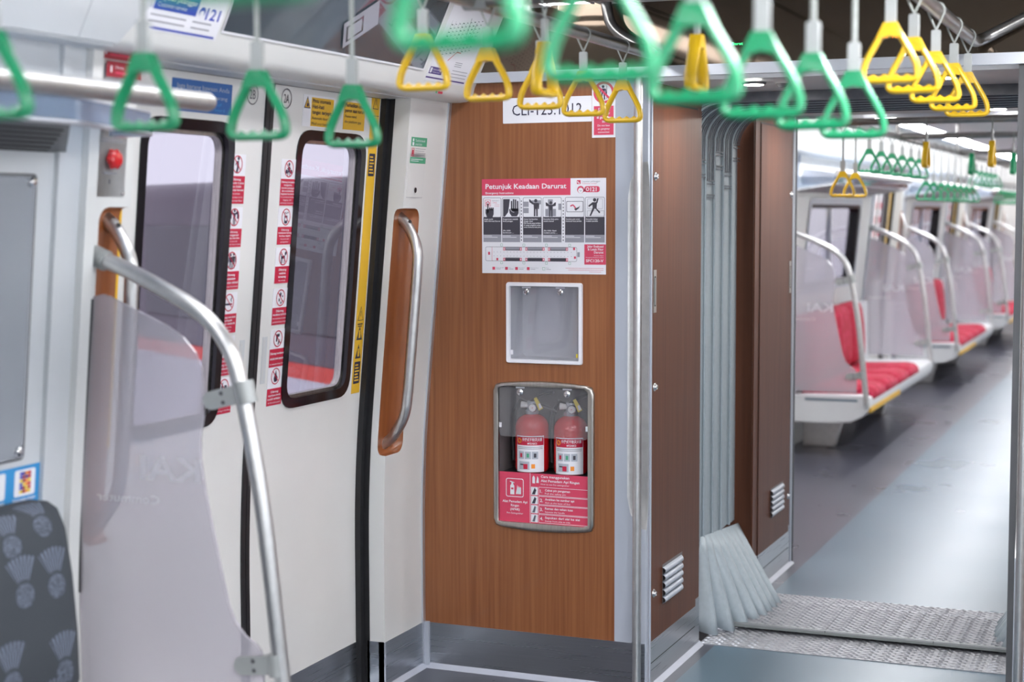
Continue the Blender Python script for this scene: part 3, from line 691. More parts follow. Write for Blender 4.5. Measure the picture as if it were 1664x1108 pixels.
# ================================================================== SIGNS on the end wall
EW = lambda x, z: Sign((x, YE, z), (1, 0, 0), (0, 0, 1))
def seal(s, name, label, cat='sign', group=None): return tag(put(name, s, None, 0, 0), label, cat, group)
s = EW(-1.023, 1.767); s.plate(0, 0.296, 0, 0.0785, paper, 0.003); s.text('CLI-125.1012', 0.148, 0.024, 0.034, ink, w_=0.232, al='c')
seal(s, 'number_plate', 'white number plate with dark carriage number high on the wood end wall')
s = EW(-0.726, 1.717); s.plate(0, 0.0755, 0, 0.174, paper, 0.001); s.rect(0.006, 0.070, 0.008, 0.096, pink)
s.ring(0.038, 0.137, 0.026, 0.0335, pink, 2); s.person(0.036, 0.115, 0.044, ink, 2); s.rect(0.047, 0.0485, 0.116, 0.158, ink, 2); s.line((0.018, 0.157), (0.058, 0.117), 0.0065, pink, 4)
for i, t in enumerate(('Dilarang', 'bersandar', 'di gangway', 'ini')): s.text(t, 0.038, 0.083-i*0.0125, 0.0072, paper, 3, al='c', bold=True)
for i, t in enumerate(('Do not lean', 'on gangway', 'connection')): s.text(t, 0.038, 0.034-i*0.010, 0.0058, paper, 3, al='c')
seal(s, 'prohibition_sign', 'small white and rose no-leaning sign at the top right of the wood end wall')

# emergency instructions, A3
s = EW(-1.096, 1.297); Wd, Hg = 0.416, 0.297; s.plate(0, Wd, 0, Hg, paper, 0.001)
X = lambda px: (px-82)/(1254-82)*Wd
Z = lambda py: (1018-py)/(1018-112)*Hg
s.rect(0, X(926), Z(270), Hg, pink)
s.text('Petunjuk Keadaan Darurat', X(118), Z(206), 0.0155, paper, 3, w_=X(888)-X(118), bold=True)
s.text('Emergency Instructions', X(118), Z(255), 0.0062, paper, 3, w_=X(388)-X(118), bold=True)
s.rect(X(985), X(1020), Z(168), Z(130), pink, 1, 0.002); s.path([(X(993), Z(140)), (X(997), Z(155)), (X(1012), Z(160))], 0.003, paper)
s.text('Layanan pelanggan', X(1034), Z(150), 0.0055, ink_mid, w_=X(1200)-X(1034)); s.text('Customer service', X(1034), Z(168), 0.0035, pink, w_=X(1170)-X(1034))
s.rect(X(1055), X(1196), Z(245), Z(188), pink, 1, 0.0085); s.poly([(X(1030), Z(245)), (X(1062), Z(205)), (X(1068), Z(238))], pink, 1)
s.ring(X(1084), Z(216), 0.0035, 0.0055, paper, 3); s.text('121', X(1110), Z(236), 0.0125, paper, 3, bold=True)
s.disc(X(1020), Z(220), 0.0115, pink, 1); s.disc(X(1020), Z(228), 0.0085, paper, 2); s.path([(X(1010), Z(228)), (X(1020), Z(234)), (X(1030), Z(228))], 0.001, ink)
cols = [(95, 268), (277, 450), (478, 655), (666, 842), (875, 1053), (1062, 1242)]
caps = [(('Jangan panik', 'tekan Informasi Darurat'), ()), (('Pengamanan statistik', 'ikuti petugas'), ('Jika tidak', 'berbicara ....')), (('Keluar berdasarkan', 'dengan tenar', 'Pilih Kereta yang terdekat', 'di ruang mengikuti arahan', 'untuk membantu buka pintu'), ()),
        (('Kemudian Buka pintu', 'secara manual'), ('Jika tidak dapat', 'melalui pintu ...')), (('Gunakan palu untuk', 'memecah kaca jendela'), ()), (('Kemudian keluar', 'melalui jendela'), ())]
for i, ((a, b), (up, lo)) in enumerate(zip(cols, caps)):
    s.rect(X(a), X(b), Z(645), Z(478), ink_grey); s.rect(X(a), X(b), Z(717), Z(645), ink_mid)
    s.frame(X(a), X(b), Z(480), Z(290), 0.0011, ink, 2, 0.006)
    for k, t in enumerate(up): s.text(t, X(a+8), Z(503+k*19), 0.0042, paper, 3, w_=min(X(b-8)-X(a+8), len(t)*0.0026), bold=True)
    for k, t in enumerate(lo): s.text(t, X(a+8), Z(612+k*21), 0.0042, paper, 3, w_=len(t)*0.0027, bold=True)
    for k, w_ in enumerate((0.5, 0.85)): s.rect(X(a+6), X(a+6)+(X(b)-X(a))*w_*0.9, Z(660+k*13), Z(655+k*13), paper, 2)
# pictograms 1..6
s.frame(X(112), X(168), Z(372), Z(310), 0.0012, pink, 3, 0.001); s.ring(X(140), Z(345), 0.004, 0.0065, pink, 3)
s.rect(X(134), X(146), Z(440), Z(345), ink_grey, 4, 0.002); s.poly([(X(118), Z(400)), (X(196), Z(400)), (X(196), Z(450)), (X(186), Z(477)), (X(132), Z(477)), (X(118), Z(440))], ink_grey, 4)
for q in (152, 168, 184): s.rect(X(q), X(q+12), Z(410), Z(384), ink_grey, 4, 0.0018)
s.text('EMERGENCY', X(180), Z(326), 0.0038, ink_mid, w_=X(252)-X(180)); s.text('CALL', X(188), Z(345), 0.0045, pink)
for q in (358, 372): s.rect(X(205), X(252), Z(q+2), Z(q), pink, 2)
s.poly([(X(287), Z(305)), (X(352), Z(305)), (X(345), Z(370)), (X(335), Z(430)), (X(305), Z(472)), (X(287), Z(472))], ink_grey)
s.poly([(X(345), Z(400)), (X(372), Z(395)), (X(436), Z(395)), (X(436), Z(440)), (X(420), Z(470)), (X(370), Z(470)), (X(350), Z(440))], ink_grey, 2); s.path([(X(352), Z(395)), (X(372), Z(425)), (X(395), Z(432))], 0.0012, paper, 4)
for q, tp in ((362, 322), (381, 305), (400, 308), (420, 322)): s.rect(X(q), X(q+14), Z(420), Z(tp), ink_grey, 2, 0.002)
for q in (330, 390): s.rect(X(482), X(532), Z(q+50), Z(q), ink_mid, 1)
s.rect(X(560), X(648), Z(356), Z(318), ink_mid, 1); s.person(X(600), Z(470), 0.054, ink_grey, 3, 'point')
s.rect(X(715), X(760), Z(400), Z(310), ink_mid, 1); s.rect(X(812), X(840), Z(410), Z(350), ink_mid, 1); s.rect(X(690), X(790), Z(470), Z(400), ink_mid, 1); s.person(X(742), Z(474), 0.048, ink_grey, 3, 'both')
s.rect(X(888), X(1044), Z(430), Z(328), ink_mid, 1, 0.003); s.rect(X(893), X(1039), Z(425), Z(333), paper, 2, 0.003); s.frame(X(888), X(1044), Z(430), Z(328), 0.001, ink, 3, 0.003)
s.path([(X(925), Z(375)), (X(950), Z(362)), (X(975), Z(395))], 0.004, pink, 4); s.poly([(X(960), Z(400)), (X(1000), Z(385)), (X(1015), Z(370)), (X(1005), Z(395)), (X(975), Z(418))], ink_grey, 4)
s.frame(X(1083), X(1224), Z(402), Z(306), 0.001, ink_mid, 2, 0.003); s.frame(X(1080), X(1236), Z(470), Z(418), 0.001, ink_mid, 2, 0.001); s.person(X(1150), Z(468), 0.055, ink_grey, 3, 'climb')
for q in (462, 858):
    for k in range(13): s.rect(X(q-4), X(q+4), Z(318+k*31+14), Z(318+k*31), ink_grey, 1)
# plan of the carriage
s.frame(X(115), X(985), Z(900), Z(762), 0.0009, ink, 1, 0.006); s.line((X(178), Z(898)), (X(178), Z(764)), 0.0009, pink, 2)
for a, b in ((287, 468), (500, 684), (715, 905)):
    for za, zb in ((797, 764), (897, 864)):
        s.rect(X(a+20), X(b-20), Z(za), Z(zb), ink_mid, 2, 0.002); s.rect(X(a+22), X(b-22), Z(za-2 if za < 850 else za+0), Z(za-8 if za < 850 else zb+6), ink_grey, 3)
        for c in (a+10, b-12): s.rect(X(c-10), X(c+10), Z(za), Z(zb+4), pink, 3, 0.001); s.rect(X(c-4), X(c+5), Z(za-6), Z(zb+10), paper, 4)
for q in (150, 230, 960, 968): s.rect(X(q-9), X(q+9), Z(840 if q == 150 else 893 if q == 230 else 790 if q == 960 else 872), Z(812 if q == 150 else 870 if q == 230 else 766 if q == 960 else 850), pink, 3)
for i in range(24):
    for zz in (812, 850): s.rect(X(195+i*32), X(201+i*32), Z(zz+3), Z(zz-2), ink_mid, 2)
for q in (272, 486, 700, 918):
    for zz in (745, 916): s.frame(X(q-11), X(q+11), Z(zz+12), Z(zz-12), 0.0008, s_green, 2, 0.0008)
s.rect(X(990), X(1012), Z(855), Z(810), ink_mid, 1)
for q, t, c in ((182, 'Pemadam api ringan', pink), (305, 'Palu', pink), (402, 'Buka darurat', pink), (514, 'Alat informasi darurat', pink), (662, 'Pintu', s_green)):
    (s.rect if c is pink else s.frame)(X(q), X(q+26), Z(984), Z(956), *((c, 2, 0.001) if c is pink else (0.0008, c, 2, 0.001)))
    s.text(t, X(q+36), Z(966), 0.0028, ink_mid, 3, w_=min(0.026, len(t)*0.0017)); s.rect(X(q+36), X(q+80), Z(978), Z(974), ink_mid, 2)
s.rect(X(1055), Wd, Z(926), Z(735), pink)
for k, t in enumerate(('Jalur Evakuasi', '& Letak Fitur', 'Darurat')): s.text(t, X(1232), Z(764+k*28), 0.0068, paper, 3, al='r', bold=True)
s.text('Evacuation Map &', X(1232), Z(845), 0.003, paper, 3, al='r'); s.text('Emergency Features Location', X(1232), Z(862), 0.003, paper, 3, al='r', w_=X(1232)-X(1070))
s.text('SFC120-V', X(1232), Z(902), 0.0085, paper, 3, al='r', w_=X(1232)-X(1070), bold=True)
for k, (a, b) in enumerate(((880, 1232), (905, 1232), (1100, 1210))): s.rect(X(a), X(b), Z(963+k*17), Z(960+k*17), pink, 1)
seal(s, 'emergency_poster', 'large white and rose emergency instructions poster on the wood end wall')

# ---- empty recessed box with clear front
t = thing('recessed_box', 'empty square wall box with pale frame and clear front', 'wall box', (-0.8845, YE, 1.142))
m = MB(); i0, i1 = (-0.9995, -0.7685), (1.0265, 1.2565)
o_ = rrect(-1.013, -0.756, 1.0135, 1.2695, 0.008, 3); q_ = rrect(-0.9995, -0.7685, 1.0265, 1.2565, 0.004, 3)
m.grid([[(x, YE-0.0002, z) for x, z in o_], [(x, YE-0.009, z) for x, z in rrect(-1.011, -0.758, 1.0155, 1.2675, 0.007, 3)], [(x, YE-0.009, z) for x, z in rrect(-1.001, -0.767, 1.025, 1.258, 0.005, 3)], [(x, YE+0.004, z) for x, z in q_]], paper, True)
put('frame', m, t)
m = MB(); f_ = rrect(-0.9995, -0.7685, 1.0265, 1.2565, 0.004, 3); bk = rrect(-0.9995, -0.7685, 1.0265, 1.2565, 0.02, 5); f_ = rrect(-0.9995, -0.7685, 1.0265, 1.2565, 0.004, 5)
m.grid([[(x, YE+0.003, z) for x, z in f_], [(x, YE+0.10, z) for x, z in rrect(-0.9995, -0.7685, 1.0265, 1.2565, 0.02, 5)]], cab_in, True); m.add([(x, YE+0.10, z) for x, z in bk], [tuple(range(len(bk)))], cab_in)
put('liner', m, t)
m = MB(); m.box(-0.998, -0.770, YE-0.0025, YE+0.0, 1.028, 1.2555, cover_m); cv = put('clear_cover', m, t, smooth=0)
def screw(x, z, r, par, y=YE-0.003):
    m = MB(); m.lathe([(0, 0.006), (r*0.7, 0.0055), (r, 0.003), (r, 0)], (x, y, z), (0, -1, 0), chrome, 18); m.box(x-0.015 if r > 0.008 else x-r, x+0.015 if r > 0.008 else x+r, y-0.001, y+0.0005, z+r*1.2, z+r*1.2+0.0045, alu)
    m.box(x-r*0.6, x+r*0.6, y-0.0064, y-0.0058, z-0.0006, z+0.0006, rubber); put('screw', m, par)
for x in (-0.944, -0.830): screw(x, 1.240, 0.0095, cv)
m = MB(); m.box(-0.9985, -0.9905, YE-0.0035, YE-0.0008, 1.040, 1.055, paper); put('clip', m, cv, smooth=0)
m = MB(); m.box(-0.7775, -0.7715, YE-0.0035, YE-0.0008, 1.036, 1.048, tag_y); put('clip', m, cv, smooth=0)

# ---- fire extinguisher cabinet
t = thing('extinguisher_cabinet', 'recessed steel framed fire extinguisher cabinet low on the wood end wall', 'cabinet', (-0.886, YE, 0.48))
def cab_outline(g, r):
    x0, x1, z0, z1 = -1.058+g, -0.7155-g, 0.489+g, 0.9475-g; pts = []
    n = 8; bow = 0.011
    for i in range(n+1): pts.append((x0+(x1-x0)*i/n, z1+bow*math.sin(PI*i/n)))
    pts2 = pts[::-1]; out = [(x, z) for x, z in pts]; low = [(x, z0-bow*math.sin(PI*i/n)) for i, (x, z) in enumerate(pts2)]
    P = fillet([(x, z, 0) for x, z in out+low], [r if k in (0, n, n+1, 2*n+1) else 0 for k in range(2*n+2)], 6, True)
    return [(p.x, p.y) for p in P]
oo = cab_outline(0, 0.026); N0 = len(oo)
inn = rrect(-1.040, -0.7365, 0.5035, 0.9395, 0.003, 4)
def resample(pts, n):
    P = pts+[pts[0]]; L_ = [0]
    for a, b in zip(P, P[1:]): L_.append(L_[-1]+math.hypot(b[0]-a[0], b[1]-a[1]))
    out = []; k = 0
    for i in range(n):
        d = L_[-1]*i/n
        while L_[k+1] < d: k += 1
        f = (d-L_[k])/max(1e-9, L_[k+1]-L_[k]); out.append((P[k][0]+f*(P[k+1][0]-P[k][0]), P[k][1]+f*(P[k+1][1]-P[k][1])))
    return out
def polar_match(a, n=96):
    c = (-0.887, 0.718); out = []
    for i in range(n):
        q = 2*PI*(i+0.5)/n; d = (math.cos(q), math.sin(q)); best = None
        for p, r in zip(a, a[1:]+a[:1]):
            ex, ey = r[0]-p[0], r[1]-p[1]; den = d[0]*ey-d[1]*ex
            if abs(den) < 1e-12: continue
            tt = ((p[0]-c[0])*ey-(p[1]-c[1])*ex)/den; uu = ((p[0]-c[0])*d[1]-(p[1]-c[1])*d[0])/den
            if tt > 0 and -1e-9 <= uu <= 1+1e-9: best = tt if best is None else max(best, tt)
        out.append((c[0]+d[0]*best, c[1]+d[1]*best))
    return out
m = MB()
m.grid([[(x, YE-e, z) for x, z in polar_match(q)] for q, e in ((oo, 0.0003), (cab_outline(0.0015, 0.025), 0.008), (cab_outline(0.004, 0.023), 0.0105), (cab_outline(0.010, 0.018), 0.0115), (inn, 0.0085), (inn, -0.004))], steel_frame, True)
put('frame', m, t, smooth=50)
m = MB(); D = 0.145; x0, x1, z0, z1 = -1.0395, -0.7365, 0.5035, 0.9395
m.add([(x0, YE+0.002, z0), (x1, YE+0.002, z0), (x1, YE+0.002, z1), (x0, YE+0.002, z1), (x0, YE+D, z0), (x1, YE+D, z0), (x1, YE+D, z1), (x0, YE+D, z1)],
      [(4, 5, 6, 7), (0, 4, 7, 3), (1, 2, 6, 5), (3, 7, 6, 2), (0, 1, 5, 4)], cab_dark); put('liner', m, t, smooth=0)
m = MB(); m.box(x0, x1, YE+0.004, YE+D, 0.648, 0.660, rubber); put('shelf', m, t, smooth=0)
m = MB(); q = [(x0+0.001, 0.9385), (x0+0.001, 0.792)]+[(x0+0.001+0.014*(1-math.cos(a)), 0.792-0.014*math.sin(a)) for a in (0.5, 1.0, PI/2)]
q += [(x1-0.001-0.014*(1-math.cos(a)), 0.792-0.014*math.sin(a)) for a in (PI/2, 1.0, 0.5)]+[(x1-0.001, 0.792), (x1-0.001, 0.9385)]
m.hexa([(x, YE-0.0015, z) for x, z in q], [(x, YE+0.0015, z) for x, z in q], cover_m); cv = put('clear_cover', m, t, smooth=0)
for x in (-0.966, -0.807): screw(x, 0.921, 0.0105, cv, YE-0.002)
for xa in (x0+0.001, x1-0.009):
    m = MB(); m.box(xa, xa+0.008, YE-0.003, YE-0.0005, 0.806, 0.822, paper); put('clip', m, cv, smooth=0)
# lower instruction panel
s = Sign((x0, YE+0.003, z0), (1, 0, 0), (0, 0, 1)); w_, h_ = x1-x0, 0.160; s.plate(0, w_, 0, h_, pink)
s.rect(0.1045, 0.1062, 0, h_, paper)
s.frame(0.022, 0.083, 0.080, 0.140, 0.0022, paper, 2, 0.008)
s.poly([(0.037, 0.088), (0.051, 0.088), (0.051, 0.116), (0.047, 0.122), (0.041, 0.122), (0.037, 0.116)], paper, 2); s.rect(0.041, 0.047, 0.122, 0.128, paper, 2); s.line((0.036, 0.130), (0.051, 0.126), 0.003, paper, 2); s.rect(0.040, 0.048, 0.104, 0.110, pink, 3)
for k in range(3): s.poly([(0.056+k*0.006, 0.09), (0.062+k*0.006, 0.09), (0.066+k*0.004, 0.102+k*0.004), (0.061+k*0.005, 0.120-k*0.003), (0.060+k*0.004, 0.108)], paper, 2)
for k, t_ in enumerate(('Alat Pemadam Api', 'Ringan', '(APAR)')): s.text(t_, 0.053, 0.062-k*0.0125, 0.0076, paper, 3, al='c', w_=0.086 if k == 0 else None, bold=True)
s.text('Fire Extinguisher', 0.053, 0.0255, 0.0055, paper, 3, al='c', w_=0.056)
s.poly([(0.113, 0.128), (0.122, 0.128), (0.122, 0.146), (0.119, 0.152), (0.116, 0.152), (0.113, 0.146)], paper, 2); s.poly([(0.126, 0.130), (0.135, 0.130), (0.134, 0.145), (0.130, 0.152)], paper, 2)
s.text('Cara menggunakan', 0.142, 0.1475, 0.0076, paper, 3, w_=0.096, bold=True); s.text('Alat Pemadam Api Ringan', 0.142, 0.1345, 0.0076, paper, 3, w_=0.130, bold=True); s.text('How to use fire extinguisher', 0.142, 0.1245, 0.005, paper, 3, w_=0.096)
for k, (a, b) in enumerate((('Cabut pin pengaman', 'Pull the safety pin'), ('Arahkan ke sumber api', 'Aim at the base of fire'), ('Remas dan tekan tuas', 'Squeeze the handle'), ('Sapukan dari sisi ke sisi', 'Sweep from side to side'))):
    zt = 0.1175-k*0.0292
    s.frame(0.134, w_-0.0015, zt-0.0275, zt, 0.0013, paper, 2, 0.002); s.text(str(k+1)+'.', 0.139, zt-0.0185, 0.0105, paper, 3, bold=True)
    s.text(a, 0.156, zt-0.0125, 0.0068, paper, 3, w_=len(a)*0.0047, bold=True); s.text(b, 0.156, zt-0.0225, 0.0052, paper, 3, w_=len(b)*0.0037)
    s.rect(0.1085, 0.1315, zt-0.027, zt-0.001, paper, 2); s.poly([(0.111, zt-0.025), (0.122, zt-0.025), (0.127, zt-0.010+0.002*k), (0.120, zt-0.006)], ink_grey if k < 2 else ink_mid, 3); s.line((0.118, zt-0.024), (0.122, zt-0.004), 0.003, ink, 4)
put('instruction_panel', s, t, smooth=0)

def extinguisher(x, label):
    y, z0 = YE+0.066, 0.660; R = 0.0545
    t = thing('fire_extinguisher', label, 'fire extinguisher', (x, y, z0), 'fire extinguishers in the wall cabinet')
    m = MB(); m.lathe([(0, 0.002), (0.046, 0.0), (0.052, 0.004), (R, 0.012), (R, 0.142), (0.0535, 0.152), (0.049, 0.164), (0.040, 0.175), (0.028, 0.182), (0.019, 0.185), (0.018, 0.192), (0, 0.192)], (x, y, z0), (0, 0, 1), red_m, 40); put('body', m, t, smooth=50)
    m = MB(); m.lathe([(0.021, 0.185), (0.022, 0.188), (0.022, 0.196), (0.017, 0.199), (0.014, 0.214), (0.016, 0.216), (0.016, 0.226), (0.0, 0.226)], (x, y, z0), (0, 0, 1), alu, 24)
    m.tube([(x-0.012, y-0.004, z0+0.213), (x-0.034, y-0.008, z0+0.214)], [0.008, 0.011], gauge_w, 14); put('valve', m, t)
    m = MB(); m.lathe([(0, 0.012), (0.0135, 0.012), (0.0145, 0.010), (0.0145, 0.0)], (x+0.010, y-0.014, z0+0.207), (0.1, -1, 0), chrome, 24); g = put('gauge', m, t)
    m = MB(); m.lathe([(0, 0.0125), (0.0115, 0.0125)], (x+0.010, y-0.014, z0+0.207), (0.1, -1, 0), gauge_w, 24); m.box(x+0.0095, x+0.0135, y-0.0268, y-0.0266, z0+0.206, z0+0.2085, red_m); put('dial', m, g)
    m = MB(); m.tube([(x-0.004, y, z0+0.222), (x+0.022, y-0.004, z0+0.240), (x+0.052, y-0.008, z0+0.252), (x+0.078, y-0.012, z0+0.258)], [0.008, 0.009, 0.0085, 0.006], rubber, 10, sy=0.7)
    m.tube([(x+0.004, y, z0+0.214), (x+0.04, y-0.004, z0+0.212), (x+0.075, y-0.010, z0+0.202), (x+0.09, y-0.012, z0+0.194)], [0.007, 0.007, 0.0065, 0.005], dark_metal, 10, sy=0.7); put('lever', m, t)
    m = MB(); m.tube([(x-0.012, y+0.012, z0+0.212), (x-0.045, y+0.014, z0+0.226), (x-0.066, y+0.014, z0+0.19), (x-0.071, y+0.012, z0+0.10), (x-0.068, y+0.01, z0+0.03)], 0.0075, rubber, 10); put('hose', m, t)
    m = MB(); q = [(x+0.018, 0.238), (x+0.027, 0.243), (x+0.050, 0.208), (x+0.036, 0.200)]; m.hexa([(a, y-0.030, z0+b) for a, b in q], [(a, y-0.031, z0+b) for a, b in q], tag_y)
    q = [(x+0.034, 0.221), (x+0.040, 0.224), (x+0.047, 0.210), (x+0.038, 0.206)]; m.hexa([(a, y-0.0312, z0+b) for a, b in q], [(a, y-0.0318, z0+b) for a, b in q], paper); put('inspection_tag', m, t, smooth=0)
    # paper label wrapped on the front of the bottle
    m = MB(); Rl = R+0.0006
    def pt(a, b, k=0): q = a/R; return (x+(Rl+k*0.0003)*math.sin(q), y-(Rl+k*0.0003)*math.cos(q), z0+b)
    def patch(a0, a1, b0, b1, mm, k=0):
        n = max(1, int((a1-a0)/0.006)); m.grid([[pt(a0+(a1-a0)*i/n, b, k) for i in range(n+1)] for b in (b0, b1)], mm)
    def wtext(t_, a, b, h, mm, w_, k=2):
        vs, fs = text_mesh(t_, True); xa = min(v[0] for v in vs); xb = max(v[0] for v in vs); sx = w_/(xb-xa); ya = min(v[1] for v in vs); yb = max(v[1] for v in vs)
        m.add([pt(a+(v[0]-xa)*sx, b+(v[1]-ya)/(yb-ya)*h, k) for v in vs], fs, mm)
    patch(-0.036, 0.062, 0.004, 0.120, paper); patch(-0.034, 0.060, 0.090, 0.117, crimson, 1)
    wtext('手提式干粉灭火器', -0.012, 0.103, 0.011, paper, 0.066); wtext('MFZ/ABC2', 0.006, 0.093, 0.006, paper, 0.03)
    m.add([pt(-0.023+0.0085*math.cos(i*PI/8), 0.104+0.0085*math.sin(i*PI/8), 2) for i in range(16)], [tuple(range(16))], orange_l)
    for b in (0.083, 0.078): patch(-0.030, 0.056, b, b+0.002, ink_mid, 1)
    for a, c in ((-0.026, crimson), (-0.003, s_green), (0.020, ink_grey)):
        patch(a, a+0.020, 0.046, 0.070, frame_m, 1); patch(a+0.006, a+0.014, 0.051, 0.064, c, 2)
    patch(-0.024, 0.012, 0.012, 0.038, frame_m, 1); patch(-0.008, 0.006, 0.014, 0.030, crimson, 2); patch(-0.02, -0.008, 0.026, 0.030, ink_grey, 2); patch(0.018, 0.03, 0.016, 0.03, orange_l, 1)
    patch(0.034, 0.058, 0.012, 0.075, ink_mid, 1) if False else None
    put('paper_label', m, t, smooth=60)
extinguisher(-0.953, 'left red fire extinguisher with yellow tag standing in the wall cabinet')
extinguisher(-0.820, 'right red fire extinguisher with yellow tag standing in the wall cabinet')

# polished pole at the corner of the passage
m = MB(); m.cyl((-0.5655, 4.678, 0.0), (-0.5655, 4.678, 1.895), 0.0135, tube_m, 24); m.lathe([(0.02, 0), (0.02, 0.006), (0.014, 0.010)], (-0.5655, 4.678, 0), (0, 0, 1), tube_m)
tag(put('grab_pole', m), 'upright steel grab pole at the corner of the wood end wall and the gangway', 'pole')
m = MB(); m.cyl((0.5655, 4.678, 0.0), (0.5655, 4.678, 1.895), 0.0135, tube_m, 24)
tag(put('grab_pole', m), 'upright steel grab pole at the right edge of the gangway opening', 'pole')

# LED line displays on the bronze fascia
for x, t_, c, lab in ((-0.316, 'silu  Barat', led_g, 'green running letters on the dark fascia above the gangway'), (0.135, '00:00  TC', led_r, 'red running letters on the dark fascia behind the yellow straps')):
    s = Sign((x, 4.712, 1.980), (1, 0, 0), (0, 0, 1), 0.0006); s.text(t_, 0, 0, 0.008, c, 1, w_=0.062); tag(put('led_display', s, None, 0, 0), lab, 'display')

# ================================================================== grab handles on the door posts, stickers on the near left side
def post_handle(sgn, yc, label):
    yv, ye = (yc-0.016, yc+0.016) if sgn > 0 else (yc-0.012, yc+0.004)
    t = thing('door_grab_rail', label, 'handle', (prof(1.1), yc, 0.76))
    P = [(prof(1.475)-0.042, ye, 1.478), (prof(1.46)-0.012, ye-0.003, 1.455), (prof(1.39)+0.047, yv, 1.385), (prof(1.3)+0.05, yv, 1.30), (prof(0.95)+0.05, yv, 0.95), (prof(0.865)+0.047, yv, 0.86), (prof(0.8)-0.012, ye, 0.785), (prof(0.76)-0.042, ye, 0.762)]
    m = MB(); m.tube(fillet(P, [0, 0.02, 0.07, 0, 0, 0.07, 0.02, 0], 6), 0.0166, tube_m, 18); put('bar', m, t, smooth=60)
    for z, a in ((1.452, -1), (0.79, 1)):
        m = MB(); m.lathe([(0, 0.0015), (0.005, 0.0015), (0.0055, 0)], (prof(z)+0.004, ye-0.012, z+0.01), (1, -0.6, 0.3), rubber, 12); put('screw', m, t)
post_handle(1, 4.476, 'curved steel grab handle in the brown recess beside the wood end wall')
post_handle(-1, 3.012, 'curved steel grab handle in the brown recess left of the sliding doors')
s = wallsign(4.452, 1.640); s.plate(0, 0.110, 0, 0.0795, door_white); s.rect(0, 0.110, 0.052, 0.0795, s_green); s.rect(0.0, 0.110, 0, 0.018, s_green)
s.text('Tarik ke bawah', 0.028, 0.066, 0.0075, paper, 3, w_=0.068); s.text('untuk buka', 0.028, 0.055, 0.0075, paper, 3); s.rect(0.008, 0.020, 0.054, 0.064, paper, 3); s.disc(0.014, 0.071, 0.005, paper, 3)
s.frame(0.006, 0.026, 0.021, 0.046, 0.002, pink, 2); s.rect(0.011, 0.021, 0.026, 0.041, crimson, 2)
for k in range(4): s.rect(0.032, 0.105-0.01*(k % 2), 0.044-k*0.0065, 0.0455-k*0.0065, ink_mid, 2)
for k in range(2): s.rect(0.006, 0.09-0.03*k, 0.011-k*0.005, 0.013-k*0.005, paper, 3)
seal(s, 'instruction_sticker', 'small green and white emergency release sticker on the white door post', 'sticker')
t = thing('release_hatch', 'small white hatch with black keyhole under the green sticker', 'hatch', (prof(1.6), 4.5, 1.535))
s = wallsign(4.445, 1.535); s.plate(0, 0.112, 0, 0.135, white, 0.002); s.rect(0, 0.112, 0, 0.0012, ink_mid, 1); s.rect(0.1113, 0.112, 0, 0.13, ceil_m, 1); put('lid', s, t, smooth=0)
s = wallsign(4.503, 1.558, 0.002); s.disc(0, 0, 0.0085, rubber, 0, 18); put('keyhole', s, t, smooth=0)

# alarm box with red knob
t = thing('alarm_box', 'grey metal alarm plate with red push knob left of the doors', 'alarm', (prof(1.6), 2.96, 1.523))
s = wallsign(2.905, 1.523); s.plate(0, 0.118, 0, 0.17, ceil_m, 0.003); s.plate(0.002, 0.116, 0.002, 0.168, dark_metal if False else steel_frame, 0.003)
for k, (a, b) in enumerate(((0.03, 0.09), (0.018, 0.10))): s.rect(a, b, 0.128-k*0.006, 0.130-k*0.006, ink_mid, 1)
s.rect(0.035, 0.085, 0.052, 0.055, ink_mid, 1); s.rect(0.058, 0.062, 0.03, 0.04, ink, 1); s.poly([(0.055, 0.152), (0.066, 0.152), (0.0605, 0.163)], ink_mid, 1); put('plate', s, t, smooth=0)
m = MB(); c = Vector((prof(1.607), 2.965, 1.607)); m.lathe([(0, 0.024), (0.015, 0.023), (0.0205, 0.018), (0.021, 0.008), (0.016, 0.004), (0.014, 0.0)], c, (1, 0, 0), red_m, 24)
for i in range(6): q = i*PI/3; m.lathe([(0, 0.0075), (0.0055, 0.006), (0.006, 0)], c+Vector((0.008, 0.0185*math.cos(q), 0.0185*math.sin(q))), (1, 0, 0), red_m, 8)
put('knob', m, t)
for y, z in ((2.912, 1.532), (3.014, 1.532), (2.912, 1.684), (3.014, 1.684)):
    m = MB(); m.lathe([(0, 0.004), (0.004, 0.003), (0.005, 0)], (prof(z)+0.0012, y, z), (1, 0, 0), chrome, 12); put('screw', m, t)

